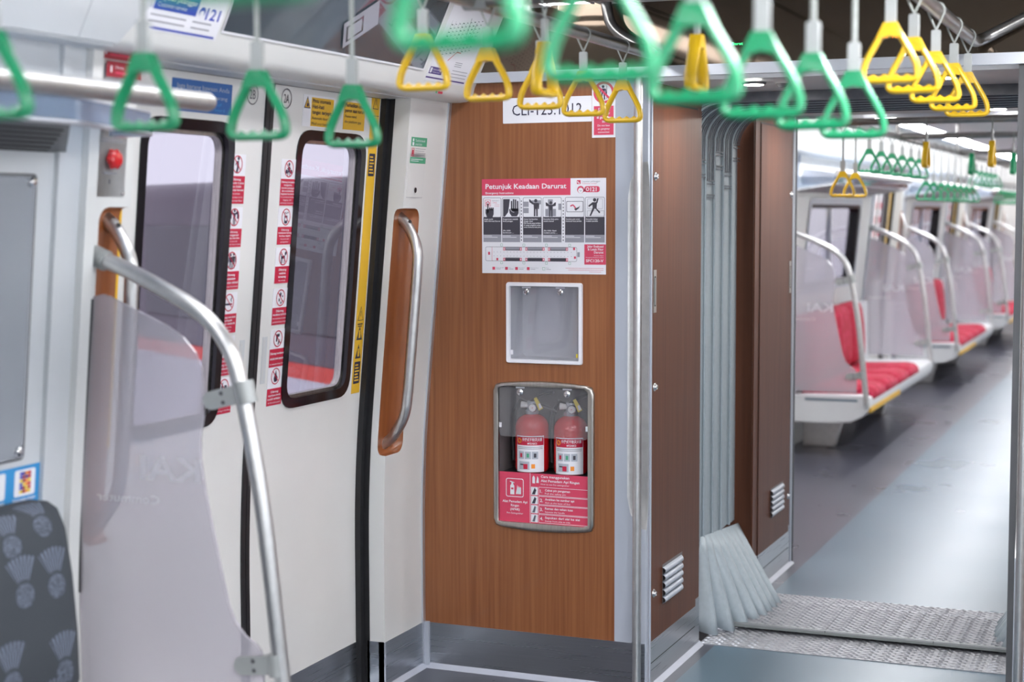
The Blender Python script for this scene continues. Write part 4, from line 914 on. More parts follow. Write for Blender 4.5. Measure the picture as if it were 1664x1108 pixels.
# ---- stickers on the door leaves
DOFF = -0.088
def doorsign(y, z): return wallsign(y, z, DOFF)
def picto(s, a, b, kind):
    """black pictograms about 4 cm tall, centred on a, b"""
    L_ = lambda *p: s.path([(a+x, b+y) for x, y in p], 0.0032, ink, 2)
    D_ = lambda x, y, r: s.disc(a+x, b+y, r, ink, 2, 12)
    Q_ = lambda *p: s.poly([(a+x, b+y) for x, y in p], ink, 2)
    if kind == 'lean': D_(.004, .016, .005); Q_((-.006, .008), (.005, .010), (.007, -.006), (-.002, -.008)); Q_((-.002, -.006), (.007, -.006), (.002, -.022), (-.007, -.022)); L_((-.004, .006), (-.010, -.002))
    elif kind == 'hold': s.person(a, b-0.021, .042, ink, 2, 'both'); s.rect(a-.021, a-.013, b-.004, b+.014, ink, 2); s.rect(a+.013, a+.021, b-.004, b+.014, ink, 2)
    elif kind == 'two': s.person(a-.006, b-.021, .040, ink, 2); s.person(a+.009, b-.021, .042, ink_grey, 2)
    elif kind == 'smoke': s.rect(a-.016, a+.010, b-.007, b-.002, ink, 2); s.rect(a+.011, a+.016, b-.007, b-.002, crimson, 2); L_((.012, .002), (.008, .008), (.014, .012), (.010, .018))
    elif kind == 'food': Q_((-.013, .005), (-.004, .005), (-.006, -.016), (-.011, -.016)); Q_((.001, -.002), (.015, -.002), (.013, .006), (.003, .006)); s.rect(a+.001, a+.015, b-.007, b-.004, ink, 2); L_((-.008, .005), (-.005, .014))
    elif kind == 'litter': s.person(a-.004, b-.021, .040, ink, 2, 'point'); D_(.012, -.012, .003); D_(.015, -.004, .002); D_(.010, -.018, .002)
    elif kind == 'trade': D_(0, .012, .005); Q_((-.006, .006), (.006, .006), (.005, -.010), (-.005, -.010)); D_(-.012, -.008, .006); D_(.012, -.008, .006); L_((-.010, 0), (.010, 0)); L_((-.004, -.008), (-.006, -.02)); L_((.004, -.008), (.006, -.02))
    elif kind == 'sharp': s.rect(a-.008, a+.008, b-.018, b+.004, ink, 2, 0.002); s.rect(a-.005, a+.005, b-.010, b-.002, paper, 3); L_((-.006, .008), (-.002, .014)); L_((.002, .008), (.006, .014)); D_(.011, .012, .002)
    elif kind == 'dog': Q_((-.012, .002), (.008, .004), (.009, -.004), (-.010, -.005)); L_((-.010, -.002), (-.012, -.018)); L_((-.004, -.003), (-.006, -.018)); L_((.007, -.002), (.006, -.018)); D_(.012, .010, .005); L_((.008, .004), (.012, .010)); L_((-.012, .002), (-.016, .010))
    elif kind == 'drug': Q_((-.004, .016), (.004, .012), (.002, .002), (-.006, .004)); s.rect(a-.010, a-.004, b-.010, b-.002, ink_grey, 2); D_(.010, .004, .003); D_(.012, -.010, .003); D_(.003, -.014, .0035); L_((-.010, .012), (-.004, .006))
    elif kind == 'gun': Q_((-.014, .012), (.008, .014), (.008, .006), (-.002, .004), (-.004, -.008), (-.010, -.008), (-.009, .004)); Q_((.004, -.004), (.010, -.002), (.004, -.018), (.000, -.016))
    elif kind == 'fire': Q_((-.006, -.016), (.008, -.016), (.012, -.004), (.006, .002), (.002, .018), (-.004, .004), (-.009, -.006)); D_(.001, -.010, .003)
RB = [('lean', 1.615, 1.585, 1.513, ['Dilarang', 'bersandar di pintu', 'atau duduk', 'di lantai kereta', 'Do not lean', 'on the door or sit', 'on the train floor'], 4),
      ('hold', 1.478, 1.448, 1.400, ['Dilarang', 'mengganjal', 'pintu kereta', 'Do not hold', 'the train doors open'], 3),
      ('two', 1.365, 1.337, 1.289, ['Dilarang', 'melakukan', 'pelecehan seksual', 'No sexual harassment'], 3),
      ('smoke', 1.255, 1.225, 1.174, ['Dilarang merokok', 'termasuk', 'rokok elektrik', 'No smoking', 'or vaping'], 3),
      ('litter', 1.140, 1.110, 1.062, ['Dilarang', 'buang sampah', 'sembarangan', 'No littering'], 3),
      ('food', 1.030, 1.007, 0.960, ['Dilarang', 'makan atau minum', 'No eating or drinking'], 2)]
RA = [('trade', 1.610, 1.582, 1.509, ['Dilarang berjualan,', 'mengamen,', 'meminta sumbangan,', 'dan melakukan', 'kegiatan komersil', 'No commercial activity,', 'begging, and', 'soliciting donations'], 5),
      ('sharp', 1.478, 1.451, 1.402, ['Dilarang', 'membawa barang', 'berbau tajam', 'No goods with', 'strong odour'], 3),
      ('dog', 1.368, 1.342, 1.295, ['Dilarang', 'membawa', 'binatang', 'No animals'], 3),
      ('drug', 1.255, 1.228, 1.180, ['Dilarang', 'membawa narkoba', 'No narcotics or other', 'prohibited heavy drugs'], 2),
      ('gun', 1.141, 1.113, 1.062, ['Dilarang membawa', 'senjata jenis apapun', 'No weapons of any kind'], 2),
      ('fire', 1.036, 1.002, 0.954, ['Dilarang', 'membawa benda', 'mudah terbakar', 'No flammable goods'], 3)]
desc = dict(lean='no leaning on doors', hold='no holding doors open', two='no harassment', smoke='no smoking', litter='no littering', food='no eating or drinking', trade='no trading', sharp='no strong odours', dog='no animals', drug='no narcotics', gun='no weapons', fire='no flammable goods')
for rows, y0, side in ((RB, 3.582, 'left'), (RA, 3.845, 'right')):
    for kind, zc, zt, zb, lines, nb in rows:
        zlow = zb; s = doorsign(y0, zlow); h = zt-zb; s.plate(0, 0.080, 0, zc+0.0265-zlow, paper, 0.001); s.rect(0.0, 0.080, 0, h, crimson)
        s.ring(0.040, zc-zlow, 0.0205, 0.0235, crimson, 3); picto(s, 0.040, zc-zlow, kind); s.line((0.024, zc-zlow+0.0155), (0.056, zc-zlow-0.0155), 0.0028, crimson, 4)
        n = len(lines); st = (h-0.008)/n
        for i, l in enumerate(lines):
            b = i < nb; s.text(l, 0.040, h-0.004-(i+0.82)*st, min(0.0066, st*0.62) if b else min(0.0046, st*0.5), paper, 3, al='c', w_=min(0.072, len(l)*(0.0050 if b else 0.0036)), bold=b)
        seal(s, 'prohibition_sticker', 'red captioned %s sticker on the %s door leaf' % (desc[kind], side), 'sticker', 'prohibition stickers on the near sliding doors')
for y, t_, side in ((3.675, '2B', 'left'), (3.848, '2A', 'right')):
    s = doorsign(y, 1.798); s.ring(0, 0, 0.0245, 0.0272, ink_grey, 1); s.text(t_, 0, -0.012, 0.024, ink_grey, 1, al='c', w_=0.028)
    seal(s, 'door_number_sticker', 'round door number sticker on the %s sliding leaf' % side, 'sticker')
for y0, y1, ls, lab in ((3.985, 4.112, ['Pintu otomatis', 'Hati-hati', 'tangan terjepit', 'Automatic door', 'Mind your hands'], 'yellow automatic door warning sticker with a hand triangle'), (4.176, 4.306, ['Perhatikan celah', 'peron saat turun', 'Please mind', 'the platform gap'], 'yellow platform gap warning sticker above the right door window')):
    s = doorsign(y0, 1.731); tri = len(ls) == 5; a0 = -0.045 if tri else -0.008
    if tri: s.plate(a0, y1-y0+0.004, -0.002, 0.086, paper, 0.002)
    s.rect(0, y1-y0, 0, 0.08, s_yellow, 1) if tri else s.plate(0, y1-y0, 0, 0.08, s_yellow)
    if tri: s.poly([(-0.041, 0.048), (-0.005, 0.048), (-0.023, 0.082)], ink, 1); s.poly([(-0.036, 0.051), (-0.010, 0.051), (-0.023, 0.076)], s_yellow, 2); s.rect(-0.027, -0.016, 0.053, 0.062, ink, 3); s.rect(-0.0245, -0.0215, 0.06, 0.068, ink, 3)
    nb = 3 if tri else 2
    for i, l in enumerate(ls): s.text(l, 0.006, 0.066-i*0.0155, 0.0105 if i < nb else 0.008, ink, 3, w_=len(l)*(0.0073 if i < nb else 0.0064), bold=i < nb)
    seal(s, 'warning_sticker', lab, 'sticker')
s = doorsign(3.372 if False else 3.310, 1.737); s.plate(0, 0.266, 0, 0.078, s_blue, 0.003); s.text('Jaga barang bawaan Anda', 0.135, 0.056, 0.0115, frame_m, 2, al='c', w_=0.235); s.text('Jangan tinggalkan barang', 0.135, 0.036, 0.0095, frame_m, 2, al='c', w_=0.22)
s.text('Please take care of', 0.135, 0.020, 0.008, s_sky, 2, al='c', w_=0.17); s.text('your belongings on board', 0.135, 0.007, 0.008, s_sky, 2, al='c', w_=0.2)
seal(s, 'notice_sticker', 'blue belongings notice sticker above the left door window', 'sticker')
# long yellow warning strip down the door edge
s = doorsign(4.345, 0.937); s.plate(0, 0.052, 0, 0.918, s_yellow); s.rect(0, 0.052, 0.845, 0.8465, ink, 1)
for zz in (0.866, 0.225): s.poly([(0.008, zz), (0.044, zz), (0.026, zz+0.045)], ink, 1); s.poly([(0.0115, zz+0.002), (0.0405, zz+0.002), (0.026, zz+0.040)], s_yellow, 2); s.line((0.026, zz+0.012), (0.026, zz+0.030), 0.003, ink, 3)
for zz in (0.165, 0.108): s.poly([(0.008, zz), (0.044, zz), (0.026, zz+0.045)], ink, 1); s.rect(0.021, 0.033, zz+0.006, zz+0.022, s_yellow, 2); s.disc(0.026, zz+0.026, 0.005, s_yellow, 2)
for zz in (0.030, 0.665):
    s.rect(0.007, 0.045, zz, zz+0.068, ink, 1, 0.004)
    for k in range(6): s.rect(0.012, 0.040-0.004*(k % 3), zz+0.008+k*0.0095, zz+0.0125+k*0.0095, s_yellow, 2)
s.rect(0.01, 0.042, 0.212, 0.216, ink, 1); s.rect(0.012, 0.038, 0.206, 0.209, ink, 1)
seal(s, 'warning_strip', 'long yellow warning strip down the right edge of the sliding doors', 'sticker')
s = doorsign(3.865, 1.725); s.t = 0.0012
for i in range(7):
    q0, q1 = PI*0.62+i*0.13, PI*0.62+(i+1)*0.13; s.poly([(0.026*math.cos(q0), 0.026*math.sin(q0)), (0.017*math.cos(q0), 0.017*math.sin(q0)), (0.017*math.cos(q1), 0.017*math.sin(q1)), (0.026*math.cos(q1), 0.026*math.sin(q1))], crimson, 1)
s.disc(0, 0, 0.027, door_white, 0)
seal(s, 'round_sticker', 'small round red edged sticker under the door number on the right leaf', 'sticker')

s = doorsign(3.088, 0.937); s.plate(0, 0.050, 0, 0.60, s_yellow)
seal(s, 'warning_strip', 'long yellow warning strip at the left edge of the sliding doors', 'sticker')
# ---- posters and screen on the cove
t = thing('display_screen', 'wide dark information screen in the slanted cove above the doors', 'screen', (COVE(1.92), 3.8, 1.92))
s = covesign(3.235, 1.909); s.plate(0, 1.075, 0, 0.215, screen_m, 0.004); put('glass', s, t, smooth=0)
s = covesign(3.235, 1.909); s.t = 0.004; s.frame(-0.004, 1.079, -0.004, 0.219, 0.005, paper, 0, 0.005); put('frame', s, t, smooth=0)
s = covesign(3.80, 1.922); s.t = 0.0052; c_, s_ = math.cos(0.55), math.sin(0.55)
for k, (a0, a1, b0, b1, mm) in enumerate(((0, 0.16, 0, 0.075, ink_mid), (0.012, 0.09, 0.012, 0.06, screen_m), (0.020, 0.082, 0.018, 0.054, ink_mid))):
    s.poly([(a*c_-b*s_, a*s_+b*c_) for a, b in ((a0, b0), (a1, b0), (a1, b1), (a0, b1))], mm, k)
tag(put('picture_card', s, None, 0, 0), 'grey pictogram card shown slanted on the dark cove screen', 'card')
s = covesign(4.345, 1.880); s.plate(0, 0.285, 0, 0.235, paper, 0.001)
for k in range(9):
    a = 0.02+k*0.024; s.path([(a, 0.075+0.004*k), (a+0.012, 0.19)], 0.0014, ink_mid, 1)
    for j in range(9): s.rect(a+j*0.0014+0.002, a+j*0.0014+0.012, 0.080+j*0.012+0.004*k, 0.083+j*0.012+0.004*k, ink_mid if k % 3 else ink_grey, 2)
s.path([(0.10, 0.07), (0.14, 0.10), (0.17, 0.10)], 0.003, crimson, 3); s.path([(0.15, 0.21), (0.16, 0.15), (0.18, 0.14), (0.20, 0.20)], 0.0022, ink_grey, 3); s.path([(0.18, 0.14), (0.2, 0.16)], 0.004, pink, 3)
s.rect(0.008, 0.095, 0.022, 0.044, s_purple); s.rect(0.012, 0.024, 0.025, 0.041, paper, 2); s.text('Layanan pelanggan', 0.029, 0.034, 0.006, paper, 3, w_=0.06); s.text('Customer service', 0.029, 0.026, 0.005, paper, 3, w_=0.05)
s.text('121', 0.115, 0.024, 0.016, s_purple, 2); s.rect(0.0, 0.275, 0.008, 0.0125, s_purple, 1)
for k in range(3): s.rect(0.16, 0.27, 0.022+k*0.010, 0.024+k*0.010, ink_mid, 1); s.rect(0.16, 0.21, 0.056+k*0.006, 0.058+k*0.006, ink_mid, 1)
seal(s, 'route_map_poster', 'white route map poster on the cove next to the end wall', 'poster')
s = covesign(2.93, 1.884); s.plate(0, 0.292, 0, 0.20, paper, 0.001); s.rect(0.022, 0.185, 0.048, 0.090, s_royal); s.text('Layanan pelanggan', 0.034, 0.070, 0.0115, paper, 3, w_=0.142, bold=True); s.text('Customer service', 0.034, 0.055, 0.0095, paper, 3, w_=0.11)
s.rect(0.0, 0.016, 0.05, 0.088, s_royal, 1, 0.004); s.text('121', 0.222, 0.046, 0.026, s_royal, 2, w_=0.055, bold=True); s.disc(0.205, 0.060, 0.012, s_royal, 2); s.disc(0.205, 0.055, 0.009, paper, 3)
s.rect(0.015, 0.282, 0.004, 0.009, s_royal)
for a in (0.02, 0.08, 0.18):
    for b in (0.020, 0.034): s.rect(a, a+0.075, b, b+0.0035, ink_mid, 1)
for a in (0.10, 0.16, 0.21): s.disc(a, 0.125, 0.012, ink_mid, 1)
seal(s, 'information_poster', 'white and blue customer service poster on the cove at the far left', 'poster')
for z, lab in ((1.846, 'small dark red sticker on the wall behind the luggage rack, upper one'), (1.806, 'small dark red sticker on the wall behind the luggage rack, lower one')):
    s = Sign((prof(z)+0.02 if z < 1.84 else -1.2, 2.905, z-0.024), (0, 1, 0), UPV); s.plate(0, 0.125, 0, 0.034, maroon); s.text('Dilarang', 0.03, 0.019, 0.006, paper, 2); s.rect(0.03, 0.10, 0.008, 0.012, pink, 2); s.rect(0.013, 0.018, 0.01, 0.024, paper, 2)
    seal(s, 'red_notice', lab, 'sticker')
s = Sign((-1.128, 4.435, 1.8475), (0, 1, 0), (0.3, 0, 1)); s.rect(0, 0.012, 0, 0.007, s_green, 1); s.rect(0.018, 0.05, 0, 0.007, crimson, 1); tag(put('tiny_label', s, None, 0, 0), 'tiny red and green label on the lower edge of the cove', 'sticker')
# ================================================================== SEATS, DIVIDERS, RACKS (local origin: y = 0 at the divider plane)
def make_divider(label, y):
    t = thing('glass_divider', label, 'seat divider', (0, 0, 0), 'glass seat dividers')
    P = [(-1.250, 1.398), (-1.229, 1.389), (-1.157, 1.363), (-1.016, 1.299), (-0.947, 1.252), (-0.902, 1.192), (-0.878, 1.118), (-0.853, 1.0), (-0.825, 0.831), (-0.792, 0.541), (-0.776, 0.40), (-0.772, 0.345)]
    # smooth the measured line
    Q = [Vector((x, 0, z)) for x, z in P]; S_ = []
    for i in range(len(Q)-1):
        p0, p1, p2, p3 = Q[max(i-1, 0)], Q[i], Q[i+1], Q[min(i+2, len(Q)-1)]
        for k in range(4):
            u = k/4; S_.append(0.5*((2*p1)+(-p0+p2)*u+(2*p0-5*p1+4*p2-p3)*u*u+(-p0+3*p1-3*p2+p3)*u**3))
    S_.append(Q[-1])
    m = MB(); m.tube(S_, 0.0178, tube_m, 20); put('rail', m, t, smooth=60)
    m = MB(); m.tube([(-1.285, 0, 1.410), (-1.262, 0, 1.4015), (-1.215, 0, 1.3835)], [0.0235, 0.0235, 0.023], sleeve_m, 20); put('wall_socket', m, t, smooth=60)
    ol = [(-1.305, 0.42), (-1.305, 0.70), (-1.296, 0.90), (-1.25, 1.306), (-1.225, 1.312), (-1.207, 1.306), (-1.119, 1.27), (-1.06, 1.246), (-1.02, 1.222), (-0.99, 1.19), (-0.974, 1.15), (-0.970, 1.11), (-0.972, 1.05), (-0.980, 1.01), (-0.981, 0.96), (-0.970, 0.89), (-0.956, 0.822), (-0.935, 0.725), (-0.917, 0.65), (-0.90, 0.61), (-0.875, 0.582), (-0.85, 0.568), (-0.838, 0.555), (-0.832, 0.53), (-0.832, 0.42)]
    m = MB(); m.hexa([(x, -0.004, z) for x, z in ol], [(x, 0.004, z) for x, z in ol], acrylic)
    put('glass_panel', m, t, smooth=0)
    m = MB(); m.tube([(-1.307, 0, 0.64), (-1.30, 0, 0.86), (-1.274, 0, 1.10), (-1.254, 0, 1.30)], 0.006, rubber, 8); put('edge_gasket', m, t)
    for (x, z), dx, dz in (((-0.866, 1.109), 0.24, -0.97), ((-0.797, 0.528), 0.115, -0.993)):
        d = Vector((dx, 0, dz)).normalized(); c = Vector((x, 0, z)); e = Vector((d.z, 0, -d.x)); e = e if e.x < 0 else -e
        m = MB(); m.tube([c-d*0.024, c+d*0.024], 0.0212, sleeve_m, 20)
        q = [c+e*0.012-d*0.020, c+e*0.085-d*0.020]+[c+e*0.085+e*0.020*math.sin(a)-d*0.020*math.cos(a) for a in (0.5, 1.0, 1.57, 2.1, 2.6)]+[c+e*0.085+d*0.020, c+e*0.012+d*0.020]
        m.hexa([p+Vector((0, -0.010, 0)) for p in q], [p+Vector((0, 0.010, 0)) for p in q], sleeve_m)
        cl = put('clamp', m, t, smooth=40)
        for g in (-1, 1):
            m = MB(); b = c+e*0.055+d*0.010*g; m.lathe([(0, 0.003), (0.004, 0.0025), (0.005, 0)], b+Vector((0, -0.010, 0)), (0, -1, 0), dark_metal, 10); put('screw', m, cl)
    s = Sign((-1.17, -0.0036, 0.862), (1, 0, 0), (0, 0, 1), 0.0004, True)
    s.text('KAI', 0.189, 0.047, 0.050, paper, 0, w_=0.155, bold=True); s.text('Commuter', 0.082, -0.008, 0.019, paper, 0, w_=0.165); put('lettering', s, t, smooth=0)
    t.location = (0, y, 0)
    return t
near_div = make_divider('hazy glass seat divider with bent steel rail nearest the camera at left', 2.93)

def rbox(mb, pts_fn, m): pass
def cushion_back(y0, y1, fab):
    m = MB(); n = 9; prof_ = [(-1.262, 0.46), (-1.215, 0.46), (-1.155, 0.475), (-1.138, 0.52), (-1.140, 0.62), (-1.150, 0.74), (-1.164, 0.84), (-1.182, 0.880), (-1.207, 0.893), (-1.255, 0.893)]
    rows = []; yc = (y0+y1)/2; h = (y1-y0)/2
    for j in range(-n, n+1):
        u = j/n; k = (1-abs(u)**9)**(1/9) if abs(u) < 1 else 0.0; k = max(k, 0.55)
        rows.append([(-1.262+(x+1.262)*(0.35+0.65*k), yc+u*h*(1-0.035*((z-0.7)/0.2)**2 if z > 0.7 else 1), 0.46+(z-0.46)*(0.93+0.07*k)) for x, z in prof_])
    m.grid(rows, fab); m.add(rows[0], [tuple(range(len(prof_)))], fab); m.add(rows[-1], [tuple(range(len(prof_)))[::-1]], fab)
    return welded(m)
def cushion_seat(y0, y1, fab):
    m = MB(); p = [(-1.20, 0.40), (-1.20, 0.455), (-1.12, 0.452), (-0.95, 0.458), (-0.84, 0.462), (-0.79, 0.452), (-0.764, 0.428), (-0.758, 0.395), (-0.77, 0.365), (-0.80, 0.36)]
    rows = [[(x, y, z-(0.012 if e else 0)) if not e else (-0.98+(x+0.98)*0.97, y, 0.40+(z-0.40)*0.8) for x, z in p] for y, e in ((y0, 1), (y0+0.012, 0), (y1-0.012, 0), (y1, 1))]
    m.grid(rows, fab); m.add(rows[0], [tuple(range(len(p)))], fab); m.add(rows[-1], [tuple(range(len(p)))[::-1]], fab)
    return m
def make_bench(y0, y1, c0, c1, ns, fab, label, grp, far=True):
    t = thing('bench_seat', label, 'seat', (-1.03, (y0+y1)/2, 0), grp)
    m = MB(); p = [(-1.29, 0.25), (-1.29, 0.415), (-0.80, 0.425), (-0.765, 0.41), (-0.755, 0.375), (-0.765, 0.335), (-0.80, 0.295), (-0.87, 0.262), (-1.0, 0.25)]
    m.prism([(x, y0, z) for x, z in p], (0, y1-y0, 0), shell_m)
    ya, yb = (y0+0.02, y1-0.02) if far else (y0, c1-0.01)
    m.prism([(-1.285, ya, 0.41), (-1.235, ya, 0.41), (-1.245, ya, 0.86), (-1.262, ya, 0.87)], (0, yb-ya, 0), shell_m)
    put('shell', m, t, bevel=0.006)
    m = MB()
    for ye in (y0-0.002, y1+0.001): m.box(-1.15, -0.83, ye, ye+0.0012, 0.392, 0.404, slot_m)
    put('end_slot', m, t, smooth=0) if False else None
    for ye in (y0-0.002, y1+0.001): m = MB(); m.box(-1.15, -0.83, ye, ye+0.0012, 0.388, 0.402, slot_m); put('end_slot', m, t, smooth=0)
    n = ns; w_ = (c1-c0)/n
    for i in range(n):
        put('back_cushion', cushion_back(c0+i*w_+0.003, c0+(i+1)*w_-0.003, fab), t, smooth=60)
        put('seat_cushion', cushion_seat(c0+i*w_+0.002, c0+(i+1)*w_-0.002, fab), t, smooth=60)
    if far:
        m = MB(); m.box(-0.79, -0.752, c0-0.10, c0+1.0, 0.325, 0.352, s_yellow); put('edge_marker', m, t, smooth=0)
        for yy in (y0+0.45, y1-0.45):
            m = MB(); m.prism([(-1.25, yy-0.03, 0.046), (-1.05, yy-0.03, 0.046), (-0.98, yy-0.03, 0.29), (-1.25, yy-0.03, 0.29)], (0, 0.06, 0), tube_m); put('leg', m, t, bevel=0.004)
    else:
        for yy in (y0+0.3, y1-0.5):
            m = MB(); m.prism([(-1.28, yy-0.03, 0.0), (-1.05, yy-0.03, 0.0), (-0.98, yy-0.03, 0.29), (-1.28, yy-0.03, 0.29)], (0, 0.06, 0), tube_m); put('leg', m, t, bevel=0.004)
    return t
make_bench(1.25, 2.905, 1.40, 2.735, 3, grey_fab, 'grey patterned priority bench seat at lower left beside the near glass divider', None, False)

def make_rack(y0, y1, label, z=0.0, grp=None, taper=True, tray=dark_metal):  # default dark tray colour stands in for shade under the near rack
    t = thing('luggage_rack', label, 'luggage rack', (-1.08, (y0+y1)/2, 1.66), grp)
    m = MB(); m.tube([(-0.95, y0, 1.722), (-0.95, y1-0.015, 1.722), (-0.951, y1-0.004, 1.721), (-0.951, y1, 1.721)], [0.0205, 0.0205, 0.017, 0.008], tube_m, 20); put('front_tube', m, t, smooth=70)
    yt = y1-0.45 if taper else y1-0.1
    m = MB(); q = [(-1.245, y0, 1.612), (-0.968, y0, 1.652), (-0.968, yt, 1.652), (-1.245, y1-0.11, 1.612)]
    m.hexa(q, [(x, y, z_+0.014) for x, y, z_ in q], tray)
    for k in range(6): xx = -1.21+k*0.04; m.box(xx-0.002, xx+0.002, y0, yt+(0.28 if taper else 0)*(-xx-0.968)/0.277-0.01, 1.612+(xx+1.245)*0.1444-0.003, 1.612+(xx+1.245)*0.1444+0.001, rubber)
    put('underside_tray', m, t, smooth=0)
    m = MB(); lip = [(-0.962, y0), (-0.962, yt), (-0.972, yt+0.04), (-1.10, y1-0.01), (-1.20, y1-0.005)]
    m.grid([[(x, y, 1.655) for x, y in lip], [(x+0.004, y, 1.706) for x, y in lip], [(x-0.006, y, 1.706) for x, y in lip], [(x-0.010, y, 1.655) for x, y in lip]], shelf_glass); put('glass_lip', m, t, smooth=60)
    m = MB(); m.grid([[(x-0.004, y, 1.700) for x, y in lip], [(-1.235, y, 1.706) for x, y in lip]], shelf_glass); put('glass_shelf', m, t, smooth=0)
    m = MB(); m.tube([(x+0.002, y, 1.657) for x, y in lip], 0.005, alu, 8); m.tube([(x+0.002, y, 1.704) for x, y in lip], 0.003, alu, 8); put('lip_trim', m, t)
    for yy in (y0+0.25, yt-0.15):
        m = MB(); m.prism([(-1.24, yy-0.008, 1.66), (-1.24, yy-0.008, 1.76), (-0.96, yy-0.008, 1.722), (-0.96, yy-0.008, 1.662)], (0, 0.016, 0), alu); put('bracket', m, t, smooth=0)
    return t
make_rack(-1.0, 2.945, 'luggage rack with bright tube and blue glass lip at the upper left')

# advert frame and priority sticker above the near seat
t = thing('advert_frame', 'large grey frosted advert frame with corner screws above the grey seat', 'frame', (prof(1.27), 2.30, 0.97))
s = wallsign(1.75, 0.975); s.plate(0, 0.965, 0, 0.595, grey_wall, 0.012); s.t = 0.004; s.plate(0.003, 0.962, 0.003, 0.592, frost_m, 0.010); put('panel', s, t, smooth=0)
s = wallsign(1.75, 0.975, 0.001); s.t = 0.004; s.frame(-0.002, 0.967, -0.002, 0.597, 0.004, dark_metal, 0, 0.012); put('border', s, t, smooth=0)
for y, z in ((2.700, 1.553), (2.698, 0.992)):
    m = MB(); m.lathe([(0, 0.013), (0.007, 0.012), (0.0105, 0.008), (0.0105, 0.004), (0.012, 0.0)], (prof(z)+0.003, y, z), (1, 0, 0), chrome, 18); put('screw', m, t)
s = wallsign(2.30, 0.8635); s.plate(0, 0.497, 0, 0.095, s_sky)
for k, a in enumerate((0.10, 0.22, 0.30, 0.395)):
    s.rect(a, a+0.066, 0.030, 0.087, paper, 1, 0.006)
    if k == 3:
        for j in range(6):
            for i_, c in enumerate((s_royal, maroon, orange_l, crimson)): s.rect(a+0.016+i_*0.009, a+0.025+i_*0.009, 0.036+j*0.0078, 0.043+j*0.0078, (c if (i_+j) % 3 else (tag_y if j < 4 else s_purple)), 2)
    else: s.person(a+0.033, 0.034, 0.046, s_royal, 2, 'point' if k == 2 else 'stand')
    s.text(('Lansia', 'Ibu hamil', 'Penumpang', 'Penumpang dengan')[k], a+0.033, 0.0205, 0.0062, paper, 2, al='c', w_=min(0.072, 0.0072*len(('Lansia', 'Ibu hamil', 'Penumpang', 'Penumpang dengan')[k])), bold=True)
    s.text(('Elderly', 'Pregnant', 'membawa balita', 'kartu disabilitas')[k], a+0.033, 0.0125, 0.0055, paper, 2, al='c', w_=0.05, bold=True); s.rect(a+0.01, a+0.06, 0.005, 0.0072, frame_m, 2)
seal(s, 'priority_sticker', 'blue priority seat sticker just above the grey seat back', 'sticker')

# ================================================================== HANGING STRAPS AND OVERHEAD RAILS
def handle_mesh(col):
    """triangular grip in the xz plane, 0.125 wide, apex at z = 0.118, bottom bar centred at z = 0.008"""
    m = MB(); r = 0.0067
    H_ = [(0.054, 0.0085, 0.018), (0.0515, 0.036, 0.03), (0.040, 0.060, 0.03), (0.017, 0.099, 0.02), (0.009, 0.112, 0.01)]
    P = fillet([(x, 0, z) for x, z, _ in H_]+[(-x, 0, z) for x, z, _ in H_[::-1]], [q for _, _, q in H_]+[q for _, _, q in H_[::-1]], 5, True)
    m.tube(P, r, col, 12, True, sy=2.0, up=Vector((0, 1, 0)))
    top = [(-0.0125, 0.1205), (0.0125, 0.1205), (0.0255, 0.094), (0.013, 0.091), (0, 0.0945), (-0.013, 0.091), (-0.0255, 0.094)]
    m.hexa([(x, -0.0125, z) for x, z in top], [(x, 0.0125, z) for x, z in top], col)
    for i in range(4): m.tube([(-0.033+i*0.022-0.007, 0, 0.012), (-0.033+i*0.022, 0, 0.0140), (-0.033+i*0.022+0.007, 0, 0.012)], [0.0045, 0.0072, 0.0045], col, 8)
    return m
RAILR = 0.0165
def make_strap(name, col, H, label, z):
    """H = rail centre to bottom of the grip; origin at the bottom of the grip"""
    t = thing(name, label, 'hanging strap', (0, 0, 0))
    put('grip', handle_mesh(col), t, smooth=60)
    m = MB(); q = rrect(-0.0105, 0.0105, 0.118, 0.170, 0.004, 3); m.hexa([(x, -0.005, z_) for x, z_ in q], [(x, 0.005, z_) for x, z_ in q], sleeve_m); put('sleeve', m, t, smooth=50)
    m = MB(); ya = 0.168; yj = H-0.055 if H > 0.25 else 0.17
    if H > 0.25: m.tube([(0, 0, ya), (0, 0, yj)], 0.0050, cord_m, 8, sy=0.5)
    R = RAILR+0.0022; loop = [(R*math.cos(a), 0, H+R*math.sin(a)) for a in [(-25+230*i/12)*PI/180 for i in range(13)]]
    m.tube([(0, 0, yj)]+loop+[(0, 0, yj)], 0.0022, cord_m, 6); put('cord', m, t, smooth=60)
    t.location = (0, 0, z)
    return t
GL = make_strap('green_strap', green_p, 0.345, 'x', 0); YS = make_strap('yellow_strap', yellow_p, 0.215, 'x', 0)
GS = make_strap('green_strap', green_p, 0.215, 'x', 0); YL = make_strap('yellow_strap', yellow_p, 0.345, 'x', 0)
used = set()
def place(src, loc, label, group, rot=0.0):
    if src.name in used: o = dup(src, loc)
    else: o = src; o.location = loc; used.add(src.name)
    o['label'] = label; o['group'] = group; o.rotation_euler = (0, 0, rot)
    return o
def H_of(o): return 0.345 if o in (GL, YL) else 0.215
ZR = 1.953
